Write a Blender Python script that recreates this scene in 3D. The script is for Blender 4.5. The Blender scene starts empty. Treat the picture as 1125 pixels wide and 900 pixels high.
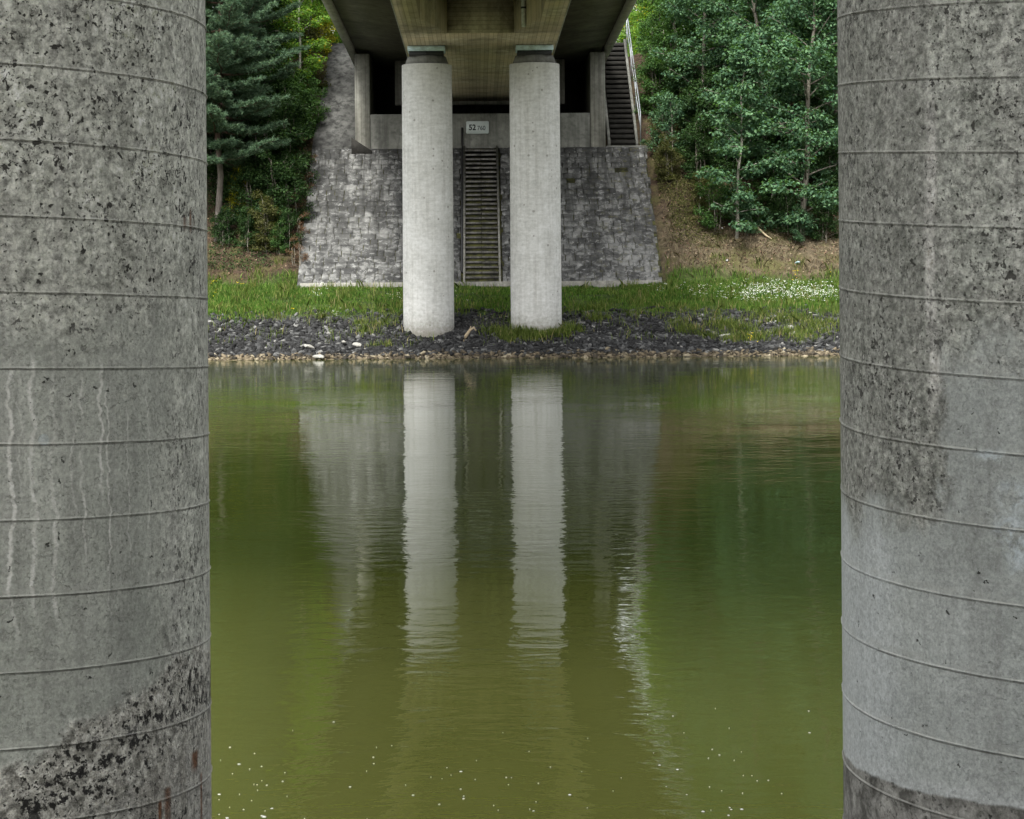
import bpy, math, random
import numpy as np
from mathutils import Vector, noise as mnoise

R = math.radians
PI = math.pi
random.seed(7)
RNG = np.random.default_rng(11)
scene = bpy.context.scene
COL = scene.collection
AX = 0.10                 # x of the bridge's centre line
MID = 29.6                # y of the canal's centre line
EYE = 2.36
F = 2487.0

# ------------------------------------------------------------------ helpers
def fast_mesh(name, verts, faces_n, loops, smooth=False):
    """verts (N,3); faces_n = verts per face (int or array); loops flat index array"""
    me = bpy.data.meshes.new(name)
    verts = np.asarray(verts, dtype=np.float32)
    loops = np.asarray(loops, dtype=np.int32).ravel()
    if np.isscalar(faces_n):
        nf = len(loops) // faces_n
        tot = np.full(nf, faces_n, dtype=np.int32)
    else:
        tot = np.asarray(faces_n, dtype=np.int32); nf = len(tot)
    start = np.concatenate(([0], np.cumsum(tot)[:-1])).astype(np.int32)
    me.vertices.add(len(verts)); me.vertices.foreach_set('co', verts.ravel())
    me.loops.add(len(loops)); me.loops.foreach_set('vertex_index', loops)
    me.polygons.add(nf)
    me.polygons.foreach_set('loop_start', start)
    me.polygons.foreach_set('loop_total', tot)
    if smooth:
        me.polygons.foreach_set('use_smooth', np.ones(nf, dtype=bool))
    me.update(calc_edges=True)
    me.validate()
    return me

def tagit(o, label=None, cat=None, group=None, kind=None):
    if label: o['label'] = label
    if cat: o['category'] = cat
    if group: o['group'] = group
    if kind: o['kind'] = kind
    return o

def link(name, me, m, parent=None, loc=None):
    o = bpy.data.objects.new(name, me)
    COL.objects.link(o)
    if m is not None and len(me.materials) == 0:
        me.materials.append(m)
    if loc is not None: o.location = loc
    if parent is not None: o.parent = parent
    return o

def thing(name, label, cat, loc=(0, 0, 0), rz=0.0, group=None):
    o = bpy.data.objects.new(name, None)
    COL.objects.link(o)
    o.location = loc; o.rotation_euler = (0, 0, rz)
    o.empty_display_size = 0.2
    return tagit(o, label, cat, group)

class MB:
    def __init__(s):
        s.v = []; s.f = []; s.off = (0.0, 0.0, 0.0)
    def add(s, vs, fs):
        b = len(s.v)
        s.v += [tuple(v) for v in vs]
        s.f += [tuple(i + b for i in f) for f in fs]
    def box(s, x0, x1, y0, y1, z0, z1):
        s.add([(x0,y0,z0),(x1,y0,z0),(x1,y1,z0),(x0,y1,z0),(x0,y0,z1),(x1,y0,z1),(x1,y1,z1),(x0,y1,z1)],
              [(0,3,2,1),(4,5,6,7),(0,1,5,4),(1,2,6,5),(2,3,7,6),(3,0,4,7)])
    def sweep(s, stations):
        """stations: list of closed rings (same count), capped"""
        n = len(stations[0]); vs = [p for ring in stations for p in ring]; fs = []
        for i in range(len(stations) - 1):
            for k in range(n):
                a = i*n + k; b = i*n + (k+1) % n
                fs.append((a, b, b + n, a + n))
        fs.append(tuple(range(n - 1, -1, -1)))
        fs.append(tuple(range((len(stations)-1)*n, len(stations)*n)))
        s.add(vs, fs)
    def tube(s, pts, rad, seg=8):
        pts = [Vector(p) for p in pts]
        if not hasattr(rad, '__len__'): rad = [rad]*len(pts)
        rings = []
        for i, p in enumerate(pts):
            d = (pts[min(i+1, len(pts)-1)] - pts[max(i-1, 0)])
            if d.length < 1e-6: d = Vector((0, 0, 1))
            d.normalize()
            a = Vector((0, 0, 1)) if abs(d.z) < .9 else Vector((1, 0, 0))
            u = d.cross(a).normalized(); w = u.cross(d).normalized()
            rings.append([tuple(p + (u*math.cos(2*PI*k/seg) + w*math.sin(2*PI*k/seg))*rad[i]) for k in range(seg)])
        s.sweep(rings)
    def mesh(s, name, smooth=False, bevel=0.0):
        v = np.array(s.v, dtype=np.float32) - np.array(s.off, dtype=np.float32)
        me = fast_mesh(name, v, [len(f) for f in s.f], [i for f in s.f for i in f], smooth)
        import bmesh
        bm = bmesh.new(); bm.from_mesh(me)
        bmesh.ops.recalc_face_normals(bm, faces=bm.faces)
        if bevel > 0:
            bmesh.ops.bevel(bm, geom=[e for e in bm.edges if len(e.link_faces) == 2 and e.calc_face_angle(0) > .5],
                            offset=bevel, segments=1, affect='EDGES', profile=.5)
        bm.to_mesh(me); bm.free()
        return me
    def build(s, name, m, parent=None, smooth=False, bevel=0.0, loc=None, off=None):
        if off is not None: s.off = off
        elif parent is not None and loc is None:
            w_ = Vector((0, 0, 0)); q_ = parent
            while q_ is not None: w_ += q_.location; q_ = q_.parent
            s.off = tuple(w_)
        return link(name, s.mesh(name, smooth, bevel), m, parent, loc)

# ------------------------------------------------------------------ node helper
class NB:
    def __init__(s, name, rough=.85, spec=.3):
        s.m = bpy.data.materials.new(name); s.m.use_nodes = True
        s.t = s.m.node_tree; s.t.nodes.clear()
        s.out = s.t.nodes.new('ShaderNodeOutputMaterial')
        s.p = s.t.nodes.new('ShaderNodeBsdfPrincipled')
        s.p.inputs['Roughness'].default_value = rough
        s.p.inputs['Specular IOR Level'].default_value = spec
        s.t.links.new(s.p.outputs[0], s.out.inputs[0])
        s.tc = s.t.nodes.new('ShaderNodeTexCoord')
        s.obj = s.tc.outputs['Object']
    def put(s, sock, v):
        if isinstance(v, bpy.types.NodeSocket): s.t.links.new(v, sock)
        elif v is not None:
            try: sock.default_value = v
            except Exception: sock.default_value = (v[0], v[1], v[2], 1) if len(v) == 3 else v
    def scl(s, vec, sc, loc=(0, 0, 0), rot=(0, 0, 0)):
        n = s.t.nodes.new('ShaderNodeMapping')
        s.put(n.inputs['Vector'], vec); n.inputs['Scale'].default_value = sc
        n.inputs['Location'].default_value = loc; n.inputs['Rotation'].default_value = rot
        return n.outputs[0]
    def noise(s, scale, detail=4, rough=.55, dist=0, vec=None, sc=None, col=False):
        v = vec if vec is not None else s.obj
        if sc: v = s.scl(v, sc)
        n = s.t.nodes.new('ShaderNodeTexNoise')
        s.put(n.inputs['Vector'], v); n.inputs['Scale'].default_value = scale
        n.inputs['Detail'].default_value = min(detail, 4 if scale >= 14 else 6); n.inputs['Roughness'].default_value = rough
        n.inputs['Distortion'].default_value = dist
        return n.outputs['Color' if col else 'Fac']
    def vor(s, scale, vec=None, feature='F1', out='Distance', rand=1, sc=None):
        v = vec if vec is not None else s.obj
        if sc: v = s.scl(v, sc)
        n = s.t.nodes.new('ShaderNodeTexVoronoi'); n.feature = feature
        s.put(n.inputs['Vector'], v); n.inputs['Scale'].default_value = scale
        n.inputs['Randomness'].default_value = rand
        return n.outputs[out]
    def ramp(s, fac, stops, interp='LINEAR'):
        n = s.t.nodes.new('ShaderNodeValToRGB'); n.color_ramp.interpolation = interp
        e = n.color_ramp.elements
        while len(e) < len(stops): e.new(.5)
        for k, (p, c) in enumerate(stops):
            e[k].position = p
            e[k].color = (c, c, c, 1) if not hasattr(c, '__len__') else (c[0], c[1], c[2], 1)
        s.put(n.inputs[0], fac)
        return n.outputs[0]
    def math(s, op, a, b=0.0, clamp=False):
        n = s.t.nodes.new('ShaderNodeMath'); n.operation = op; n.use_clamp = clamp
        s.put(n.inputs[0], a); s.put(n.inputs[1], b)
        return n.outputs[0]
    def step(s, v, lo, hi, smooth=True):
        """0 below lo .. 1 above hi (lo>hi reverses)"""
        n = s.t.nodes.new('ShaderNodeMapRange')
        n.interpolation_type = 'SMOOTHSTEP' if smooth else 'LINEAR'
        s.put(n.inputs['Value'], v)
        if lo <= hi:
            s.put(n.inputs['From Min'], lo); s.put(n.inputs['From Max'], hi)
        else:
            s.put(n.inputs['From Min'], hi); s.put(n.inputs['From Max'], lo)
            n.inputs['To Min'].default_value = 1; n.inputs['To Max'].default_value = 0
        return n.outputs[0]
    def mix(s, fac, a, b, blend='MIX'):
        n = s.t.nodes.new('ShaderNodeMix'); n.data_type = 'RGBA'; n.blend_type = blend
        s.put(n.inputs[0], fac)
        for sock, v in ((n.inputs[6], a), (n.inputs[7], b)):
            if isinstance(v, bpy.types.NodeSocket): s.t.links.new(v, sock)
            else: sock.default_value = (v, v, v, 1) if not hasattr(v, '__len__') else (v[0], v[1], v[2], 1)
        return n.outputs[2]
    def sep(s, vec=None):
        n = s.t.nodes.new('ShaderNodeSeparateXYZ'); s.put(n.inputs[0], vec if vec is not None else s.obj)
        return n.outputs
    def comb(s, x, y, z):
        n = s.t.nodes.new('ShaderNodeCombineXYZ')
        s.put(n.inputs[0], x); s.put(n.inputs[1], y); s.put(n.inputs[2], z)
        return n.outputs[0]
    def bump(s, h, strength=.5, dist=.02, prev=None):
        n = s.t.nodes.new('ShaderNodeBump')
        n.inputs['Strength'].default_value = strength; n.inputs['Distance'].default_value = dist
        s.put(n.inputs['Height'], h)
        if prev is not None: s.put(n.inputs['Normal'], prev)
        return n.outputs[0]
    def fin(s, color=None, normal=None, rough=None):
        if color is not None: s.put(s.p.inputs['Base Color'], color if isinstance(color, bpy.types.NodeSocket) else (*color, 1))
        if normal is not None: s.put(s.p.inputs['Normal'], normal)
        if rough is not None: s.put(s.p.inputs['Roughness'], rough)
        return s.m

# ------------------------------------------------------------------ materials
def concrete(name, dark=(.13,.13,.12), light=(.30,.30,.28), scale=1.0, streak=.5, board=None, grime=.5, tint=None):
    b = NB(name, .88, .25)
    n1 = b.noise(1.3*scale, 7, .62)
    n2 = b.noise(9*scale, 8, .65)
    n3 = b.noise(2.2*scale, 5, .6, sc=(3.2, 3.2, .22))
    c = b.mix(b.ramp(n1, [(.32, 0), (.66, 1)]), dark, light)
    c = b.mix(b.math('MULTIPLY', b.ramp(n3, [(.45, 0), (.7, 1)]), streak), c, tuple(v*.45 for v in dark))
    c = b.mix(.5, c, b.ramp(n2, [(.25, .25), (.75, .75)]), 'OVERLAY')
    c = b.mix(b.math('MULTIPLY', b.ramp(b.noise(4*scale, 8, .7, .4), [(.52, 0), (.64, 1)]), grime), c, tuple(v*.5 for v in dark))
    if tint is not None:
        c = b.mix(b.ramp(b.noise(.8*scale, 4, .6), [(.4, 0), (.65, 1)]), c, tint)
    h = b.math('MULTIPLY', n2, .5)
    if board is not None:      # board-marked formwork: period along an axis (metres)
        ax, per = board
        s_ = b.sep()[ax]
        w = b.math('FRACT', b.math('DIVIDE', s_, per))
        g = b.ramp(b.math('ABSOLUTE', b.math('SUBTRACT', w, .5)), [(.40, 0), (.5, 1)])
        cell = b.math('FLOOR', b.math('DIVIDE', s_, per))
        wn = b.t.nodes.new('ShaderNodeTexWhiteNoise'); wn.noise_dimensions = '1D'; b.put(wn.inputs['W'], cell)
        c = b.mix(.35, c, b.ramp(wn.outputs['Value'], [(0, .3), (1, .7)]), 'OVERLAY')
        c = b.mix(b.math('MULTIPLY', g, .45), c, tuple(v*.4 for v in dark))
        h = b.math('SUBTRACT', h, b.math('MULTIPLY', g, .8))
    return b.fin(c, b.bump(h, .5, .02))

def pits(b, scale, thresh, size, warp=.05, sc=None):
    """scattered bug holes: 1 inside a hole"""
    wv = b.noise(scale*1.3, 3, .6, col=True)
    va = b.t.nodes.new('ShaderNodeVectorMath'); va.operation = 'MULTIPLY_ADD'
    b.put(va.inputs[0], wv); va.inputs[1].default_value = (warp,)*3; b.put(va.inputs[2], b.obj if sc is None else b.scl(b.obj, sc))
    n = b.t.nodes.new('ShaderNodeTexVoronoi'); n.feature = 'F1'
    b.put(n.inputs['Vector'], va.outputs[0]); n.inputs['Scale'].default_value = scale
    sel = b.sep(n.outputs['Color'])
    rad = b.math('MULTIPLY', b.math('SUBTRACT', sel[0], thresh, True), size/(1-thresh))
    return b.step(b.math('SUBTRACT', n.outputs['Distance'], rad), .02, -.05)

def cyl(px, py, side):
    """photo pixel -> (theta, z) on the near pillar of that side"""
    # undo the small roll
    rr = .0078
    x = (px - 525) + (py - 281)*(-rr); y = (py - 281) + (px - 525)*rr
    cx, cy = (AX - 1.29, 4.903) if side < 0 else (AX + 1.29, 4.903)
    dx = x/F; ln = math.sqrt(1 + dx*dx)
    ux, uy = dx/ln, 1/ln
    t0 = cx*ux + cy*uy; pp = cx*cx + cy*cy - t0*t0
    t = t0 - math.sqrt(max(.36 - pp, 0))
    X, Y = ux*t - cx, uy*t - cy
    return math.atan2(X, -Y), EYE - y*(uy*t)/F

BASEZ = .40
def near_pillar_mat(side):
    b = NB('pillar_concrete_' + ('west' if side < 0 else 'east'), .82, .3)
    x, y, z = b.sep()
    th = b.math('ARCTAN2', x, b.math('MULTIPLY', y, -1))
    zz = b.math('ADD', z, BASEZ)                      # world height
    wob = b.math('MULTIPLY', b.math('SUBTRACT', b.noise(7, 6, .65), .5), .35)
    wobs = b.math('MULTIPLY', b.math('SUBTRACT', b.noise(14, 6, .65), .5), .16)
    zw = b.math('ADD', zz, wob); tw = b.math('ADD', th, b.math('MULTIPLY', wob, 1.1))
    big = b.noise(3.2, 6, .6)
    fine = b.noise(60, 8, .72)
    med = b.noise(18, 8, .72, .3)
    streak = b.noise(9, 6, .65, sc=(1.6, 1.6, .12))
    brush = b.noise(8, 5, .7, sc=(1, 1, 14))
    def px(p, q): return cyl(p, q, side)
    smooth_c = b.mix(b.ramp(big, [(.3, 0), (.7, 1)]), (.29,.305,.27), (.44,.455,.41)) if side < 0 else \
               b.mix(b.ramp(big, [(.3, 0), (.7, 1)]), (.30,.32,.305), (.44,.465,.45))
    smooth_c = b.mix(.35, smooth_c, b.ramp(brush, [(.3, .4), (.7, .6)]), 'OVERLAY')
    smooth_c = b.mix(b.math('MULTIPLY', b.ramp(streak, [(.48, 0), (.68, 1)]), .4), smooth_c, (.15,.15,.14))
    rough_c = b.mix(b.ramp(med, [(.28, 0), (.60, 1)]), *(((.20,.205,.175), (.57,.58,.52)) if side < 0 else ((.18,.19,.165), (.45,.46,.42))))
    rough_c = b.mix(b.ramp(b.noise(20, 6, .75, .2), [(.56, 0), (.70, .55)]), rough_c, (.08,.08,.068))
    rough_c = b.mix(b.math('MULTIPLY', b.ramp(b.noise(4.5, 5, .7), [(.5, 0), (.66, 1)]), .35), rough_c, (.12,.12,.10))
    rough_c = b.mix(b.math('MULTIPLY', b.ramp(b.noise(26, 8, .7, 0), [(.56, 0), (.7, 1)]), .55), rough_c, (.46,.455,.42))
    rough_c = b.mix(b.math('MULTIPLY', b.ramp(streak, [(.5, 0), (.66, 1)]), .35), rough_c, (.42,.41,.39))
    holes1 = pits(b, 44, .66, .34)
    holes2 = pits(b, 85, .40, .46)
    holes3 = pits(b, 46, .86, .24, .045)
    if side < 0:
        z370 = px(100, 375)[1]
        m_rough = b.step(zw, z370 - .06, z370 + .10)                 # weathered upper half
        edge = b.step(tw, 1.00, 1.25)                                # pitted towards the canal side
        m_rough = b.math('MAXIMUM', m_rough, b.math('MULTIPLY', edge, .75))
        # honeycombed foot, its upper limit rising to the right
        zl = b.math('ADD', b.math('MULTIPLY', b.step(tw, .45, 1.15, False), .17), px(20, 850)[1])
        honey = b.step(b.math('SUBTRACT', b.math('ADD', zz, wobs), zl), .02, -.02)
        c = b.mix(m_rough, smooth_c, rough_c)
        pit_amt = b.math('MAXIMUM', b.math('MULTIPLY', m_rough, .9), .18)
        # lime drips
        drip_n = b.noise(1, 2, .5, vec=b.comb(b.math('MULTIPLY', th, 26), b.math('MULTIPLY', zz, .9), 3.3))
        wig = b.math('ADD', th, b.math('MULTIPLY', b.math('SUBTRACT', b.noise(9, 4, .65, sc=(.2, .2, 1)), .5), .12))
        dmask = b.math('MULTIPLY', b.step(zz, px(60, 375)[1] + .03, px(60, 405)[1]), b.step(zz, px(60, 735)[1], px(60, 640)[1]))
        tot = None
        drips = [(12, 1.7, 1.0), (23, .8, .4), (37, 1.8, .95), (52, .7, .4), (60, 1.9, 1.0), (82, .9, .65), (92, 1.1, .7), (112, 1.4, .95), (119, .9, .7), (140, .9, .5), (163, .9, .45)]
        for i_, (p, w, a) in enumerate(drips):   # each run has its own start and length
            t0 = px(p, 480)[0]; wdt = w*.0042
            q0 = (400, 430, 385, 450, 372, 440, 415, 395, 425, 455, 430)[i_]; q1 = (735, 560, 690, 560, 720, 600, 640, 560, 700, 640, 720)[i_]
            d = b.math('ABSOLUTE', b.math('SUBTRACT', wig, t0))
            zr = b.math('MULTIPLY', b.step(zz, px(60, q0)[1] + .02, px(60, q0)[1] - .03), b.step(zz, px(60, q1)[1] - .02, px(60, q1)[1] + .09))
            line = b.math('MULTIPLY', b.math('MULTIPLY', b.step(d, wdt*1.5, wdt*.3), a), zr)
            tot = line if tot is None else b.math('MAXIMUM', tot, line)
        brk = b.ramp(b.noise(16, 4, .6, sc=(1, 1, .3)), [(.34, .25), (.55, 1)])
        wash = b.math('MULTIPLY', b.ramp(b.noise(12, 5, .65, sc=(2.2, 2.2, .08)), [(.52, 0), (.70, .22)]), b.step(th, 1.1, .7))
        c = b.mix(b.math('MULTIPLY', b.math('MULTIPLY', b.math('MAXIMUM', tot, wash), dmask), b.math('MULTIPLY', brk, .9)), c, (.66,.66,.62))
        # pale paint spot
        t0, z0 = px(48, 483)
        dd = b.math('SQRT', b.math('ADD', b.math('POWER', b.math('MULTIPLY', b.math('SUBTRACT', th, t0), .6), 2), b.math('POWER', b.math('SUBTRACT', zz, z0), 2)))
        c = b.mix(b.step(b.math('ADD', dd, b.math('MULTIPLY', wobs, .06)), .013, .011), c, (.42,.46,.45))
        # honeycomb
        hc = b.mix(b.ramp(b.noise(34, 7, .75), [(.38, 0), (.6, 1)]), (.20,.195,.17), (.54,.53,.48))
        hn = b.noise(48, 6, .68)
        band = b.math('ABSOLUTE', b.math('SUBTRACT', b.math('SUBTRACT', zz, zl), -.10))
        dark_amt = b.step(b.math('ADD', band, b.math('MULTIPLY', wob, .25)), .085, .01)
        hc = b.mix(b.step(b.math('ADD', hn, b.math('MULTIPLY', dark_amt, .08)), .59, .66), hc, (.022,.021,.02))
        c = b.mix(honey, c, hc)
        low = b.step(b.math('SUBTRACT', b.math('ADD', zz, wobs), b.math('SUBTRACT', zl, .19)), .01, -.01)
        c = b.mix(b.math('MULTIPLY', low, b.step(th, .7, .95)), c, b.mix(b.ramp(streak, [(.35, 0), (.7, 1)]), (.26,.25,.22), (.50,.49,.45)))
        # rust weeps
        for (p0, q0, q1, w) in ((203, 238, 252, .012), (209, 230, 254, .010), (213, 240, 250, .008), (184, 866, 915, .018), (176, 880, 915, .010), (221, 850, 905, .012), (214, 826, 846, .03)):
            t0, za = px(p0, q0); zb_ = px(p0, q1)[1]
            d = b.math('ABSOLUTE', b.math('SUBTRACT', b.math('ADD', th, b.math('MULTIPLY', wobs, .08)), t0))
            k = b.math('MULTIPLY', b.step(d, w*1.6, w*.5), b.math('MULTIPLY', b.step(zz, za + .006, za - .004), b.step(zz, zb_ - .01, zb_ + .01)))
            c = b.mix(b.math('MULTIPLY', b.math('MULTIPLY', k, b.ramp(b.noise(30, 4, .7, sc=(1, 1, .25)), [(.35, .35), (.6, 1)])), .95), c, (.13,.052,.02))
        # thickening of pits near edge and top
        pit_sel = b.math('MAXIMUM', pit_amt, honey)
        rough_h = honey
    else:
        t1035 = px(1033, 500)[0]; z400 = px(1050, 405)[1]; z560 = px(980, 565)[1]
        up = b.step(zw, z400 - .05, z400 + .10)
        lowl = b.math('MULTIPLY', b.step(zw, z560 - .04, z560 + .05), b.step(tw, t1035 + .03, t1035 - .03))
        m_rough = b.math('MAXIMUM', up, lowl)
        c = b.mix(m_rough, smooth_c, rough_c)
        c = b.mix(b.math('MULTIPLY', lowl, .38), c, (.10,.098,.088))
        c = b.mix(b.math('MULTIPLY', b.step(zw, z560, z560 - .1), b.math('MULTIPLY', b.step(tw, -1.0, -1.25), .55)), c, (.52,.55,.56))  # brighter light on the canal-side edge, painted in as paler concrete
        # pale run
        t0 = px(1024, 300)[0]
        wig = b.math('ADD', th, b.math('MULTIPLY', b.math('SUBTRACT', b.noise(4, 3, .6, sc=(.2, .2, 1)), .5), .10))
        run = b.math('MULTIPLY', b.step(b.math('ABSOLUTE', b.math('SUBTRACT', wig, t0)), .035, .008),
                     b.math('MULTIPLY', b.step(zz, px(1024, 490)[1], px(1024, 430)[1]), b.step(zz, px(1024, 90)[1], px(1024, 150)[1])))
        c = b.mix(b.math('MULTIPLY', run, b.ramp(med, [(.35, .2), (.6, .95)])), c, (.56,.55,.52))
        # bluish smears
        for (p, q, rx, rz) in ((1112, 545, .06, .035), (1118, 600, .05, .07), (1090, 500, .07, .014), (1105, 580, .05, .03)):
            t0, z0 = px(p, q)
            d = b.math('SQRT', b.math('ADD', b.math('POWER', b.math('DIVIDE', b.math('SUBTRACT', th, t0), rx), 2), b.math('POWER', b.math('DIVIDE', b.math('SUBTRACT', zz, z0), rz), 2)))
            k = b.math('MULTIPLY', b.step(d, 1.3, .3), b.ramp(b.noise(28, 6, .7, .5), [(.42, 0), (.56, 1)]))
            c = b.mix(b.math('MULTIPLY', k, .75), c, (.52,.58,.61))
        # stained foot
        ta, za = px(935, 838); tb, zb2 = px(1100, 886)
        sl = (zb2 - za)/(tb - ta)
        zl = b.math('ADD', b.math('MULTIPLY', b.math('SUBTRACT', th, ta), sl), za)
        dz = b.math('SUBTRACT', b.math('ADD', zz, b.math('MULTIPLY', wobs, .14)), zl)
        foot = b.step(dz, .004, -.004)
        halo = b.math('MULTIPLY', b.step(dz, .05, .0), b.math('SUBTRACT', 1, foot))
        c = b.mix(b.math('MULTIPLY', halo, .6), c, (.50,.52,.52))
        fc = b.mix(b.ramp(b.noise(20, 8, .7, .4), [(.38, 0), (.64, 1)]), (.09,.087,.078), (.34,.335,.31))
        c = b.mix(foot, c, fc)
        pit_sel = b.math('MAXIMUM', b.math('MULTIPLY', m_rough, .8), b.math('MAXIMUM', b.math('MULTIPLY', foot, .5), .12))
        rough_h = b.math('MULTIPLY', m_rough, .5)
    # pit clusters
    clus = b.ramp(b.noise(5, 4, .6), [(.40, .15), (.58, 1)])
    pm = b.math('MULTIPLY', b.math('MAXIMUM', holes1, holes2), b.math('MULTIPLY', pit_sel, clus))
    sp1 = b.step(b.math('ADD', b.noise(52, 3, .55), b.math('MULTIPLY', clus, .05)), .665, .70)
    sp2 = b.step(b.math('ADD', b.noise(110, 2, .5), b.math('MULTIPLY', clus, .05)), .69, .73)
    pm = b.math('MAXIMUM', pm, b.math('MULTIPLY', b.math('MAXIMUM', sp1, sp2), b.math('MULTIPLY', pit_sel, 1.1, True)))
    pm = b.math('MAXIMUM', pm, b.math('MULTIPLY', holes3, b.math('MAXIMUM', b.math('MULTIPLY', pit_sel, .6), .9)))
    grit = b.math('ADD', b.math('MULTIPLY', b.math('MAXIMUM', rough_h, m_rough), .5), .22)
    c = b.mix(grit, c, b.ramp(fine, [(.36, .16), (.64, .84)]), 'OVERLAY')
    c = b.mix(.30, c, b.ramp(b.noise(150, 4, .7), [(.36, .2), (.64, .8)]), 'OVERLAY')
    wf = b.step(b.noise(64, 3, .6), .64, .70)
    c = b.mix(b.math('MULTIPLY', wf, b.math('ADD', b.math('MULTIPLY', m_rough, .45), .08)), c, (.66,.65,.61))
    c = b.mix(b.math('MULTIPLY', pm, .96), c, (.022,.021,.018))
    # shadow line below and highlights above the formwork seam, painted into the colour
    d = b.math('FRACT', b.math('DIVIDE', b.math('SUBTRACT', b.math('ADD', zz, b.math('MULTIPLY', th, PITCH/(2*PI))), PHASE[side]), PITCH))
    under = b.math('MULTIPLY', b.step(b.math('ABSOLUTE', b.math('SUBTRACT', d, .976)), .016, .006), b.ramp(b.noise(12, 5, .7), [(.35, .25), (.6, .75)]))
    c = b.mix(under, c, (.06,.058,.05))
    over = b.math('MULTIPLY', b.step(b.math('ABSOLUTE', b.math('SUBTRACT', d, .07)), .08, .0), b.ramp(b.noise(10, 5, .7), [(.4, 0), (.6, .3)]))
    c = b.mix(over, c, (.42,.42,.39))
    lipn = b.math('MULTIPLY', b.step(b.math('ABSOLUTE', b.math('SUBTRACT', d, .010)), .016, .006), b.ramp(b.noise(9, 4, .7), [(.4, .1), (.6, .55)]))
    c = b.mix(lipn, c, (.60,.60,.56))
    h = b.math('ADD', b.math('MULTIPLY', med, .35), b.math('MULTIPLY', fine, .22))
    h = b.math('SUBTRACT', h, b.math('MULTIPLY', pm, 1.2))
    nrm = b.bump(h, .8, .008)
    h2 = b.math('MULTIPLY', b.noise(36, 8, .75, .7), rough_h)
    nrm = b.bump(h2, .8, .016, nrm)
    return b.fin(c, nrm)

PITCH = .1474
_t, _z = cyl(0, 236, -1); PH_L = (_z + _t*PITCH/(2*PI)) % PITCH
_t, _z = cyl(1125, 250, 1); PH_R = (_z + _t*PITCH/(2*PI)) % PITCH
PHASE = {-1: PH_L, 1: PH_R}

def far_pillar_mat():
    b = NB('pillar_concrete_pale', .85, .3)
    oi = b.t.nodes.new('ShaderNodeObjectInfo'); va = b.t.nodes.new('ShaderNodeVectorMath'); va.operation = 'MULTIPLY_ADD'
    b.put(va.inputs[0], oi.outputs['Location']); va.inputs[1].default_value = (3.7, 0, 0); b.put(va.inputs[2], b.obj)
    zz = b.sep()[2]; b.obj = va.outputs[0]
    n1 = b.noise(1.6, 6, .6); n2 = b.noise(14, 8, .7); n3 = b.noise(5, 5, .6, sc=(2.4, 2.4, .12))
    n4 = b.noise(3, 4, .7, sc=(1.2, 1.2, 5))
    c = b.mix(b.ramp(n1, [(.3, 0), (.7, 1)]), (.47,.47,.445), (.60,.60,.58))
    c = b.mix(b.math('MULTIPLY', b.ramp(n3, [(.48, 0), (.72, 1)]), .4), c, (.27,.26,.225))
    c = b.mix(.5, c, b.ramp(n2, [(.25, .3), (.75, .7)]), 'OVERLAY')
    c = b.mix(.3, c, b.ramp(n4, [(.35, .3), (.65, .7)]), 'OVERLAY')
    z = b.sep()[2]
    c = b.mix(b.math('MULTIPLY', b.step(b.math('ADD', z, b.math('MULTIPLY', n2, .5)), .95, .15), .85), c, (.15,.135,.10))
    c = b.mix(b.math('MULTIPLY', b.step(z, 5.4, 6.9), .30), c, (.32,.31,.25))
    c = b.mix(b.math('MULTIPLY', pits(b, 9, .85, .3), .6), c, (.15,.14,.12))
    return b.fin(c, b.bump(b.math('ADD', n2, b.math('MULTIPLY', n4, .5)), .4, .01))

M = {}
M['far_pillar'] = far_pillar_mat()
M['girder'] = concrete('girder_concrete', (.33,.275,.20), (.60,.515,.39), 1.0, .45, (0, .10), .45, (.52,.42,.29))
M['girder_side'] = M['girder']
M['recess'] = concrete('recess_concrete', (.24,.20,.145), (.44,.38,.285), 1.0, .4, (2, .10), .5)
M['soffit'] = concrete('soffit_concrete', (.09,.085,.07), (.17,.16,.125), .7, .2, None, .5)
M['edge'] = concrete('edge_concrete', (.34,.33,.29), (.52,.51,.46), 1.2, .3, None, .4)
M['wall'] = concrete('abutment_concrete', (.13,.13,.115), (.24,.24,.215), .9, .6, None, .45)
M['wing'] = concrete('wing_concrete', (.17,.165,.14), (.29,.285,.25), .8, .7, (0, .13), .35)
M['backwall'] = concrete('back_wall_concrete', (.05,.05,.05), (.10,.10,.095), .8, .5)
M['kerb'] = concrete('kerb_concrete', (.17,.165,.14), (.31,.30,.265), 2.0, .3)
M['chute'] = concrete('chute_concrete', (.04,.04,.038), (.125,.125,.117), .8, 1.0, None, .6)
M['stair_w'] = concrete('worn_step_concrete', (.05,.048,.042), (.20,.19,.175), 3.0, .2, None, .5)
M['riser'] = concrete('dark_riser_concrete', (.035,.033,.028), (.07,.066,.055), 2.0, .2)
M['stair_d'] = concrete('dark_step_concrete', (.014,.013,.011), (.035,.033,.029), 3.0, .2, None, .5)

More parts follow.
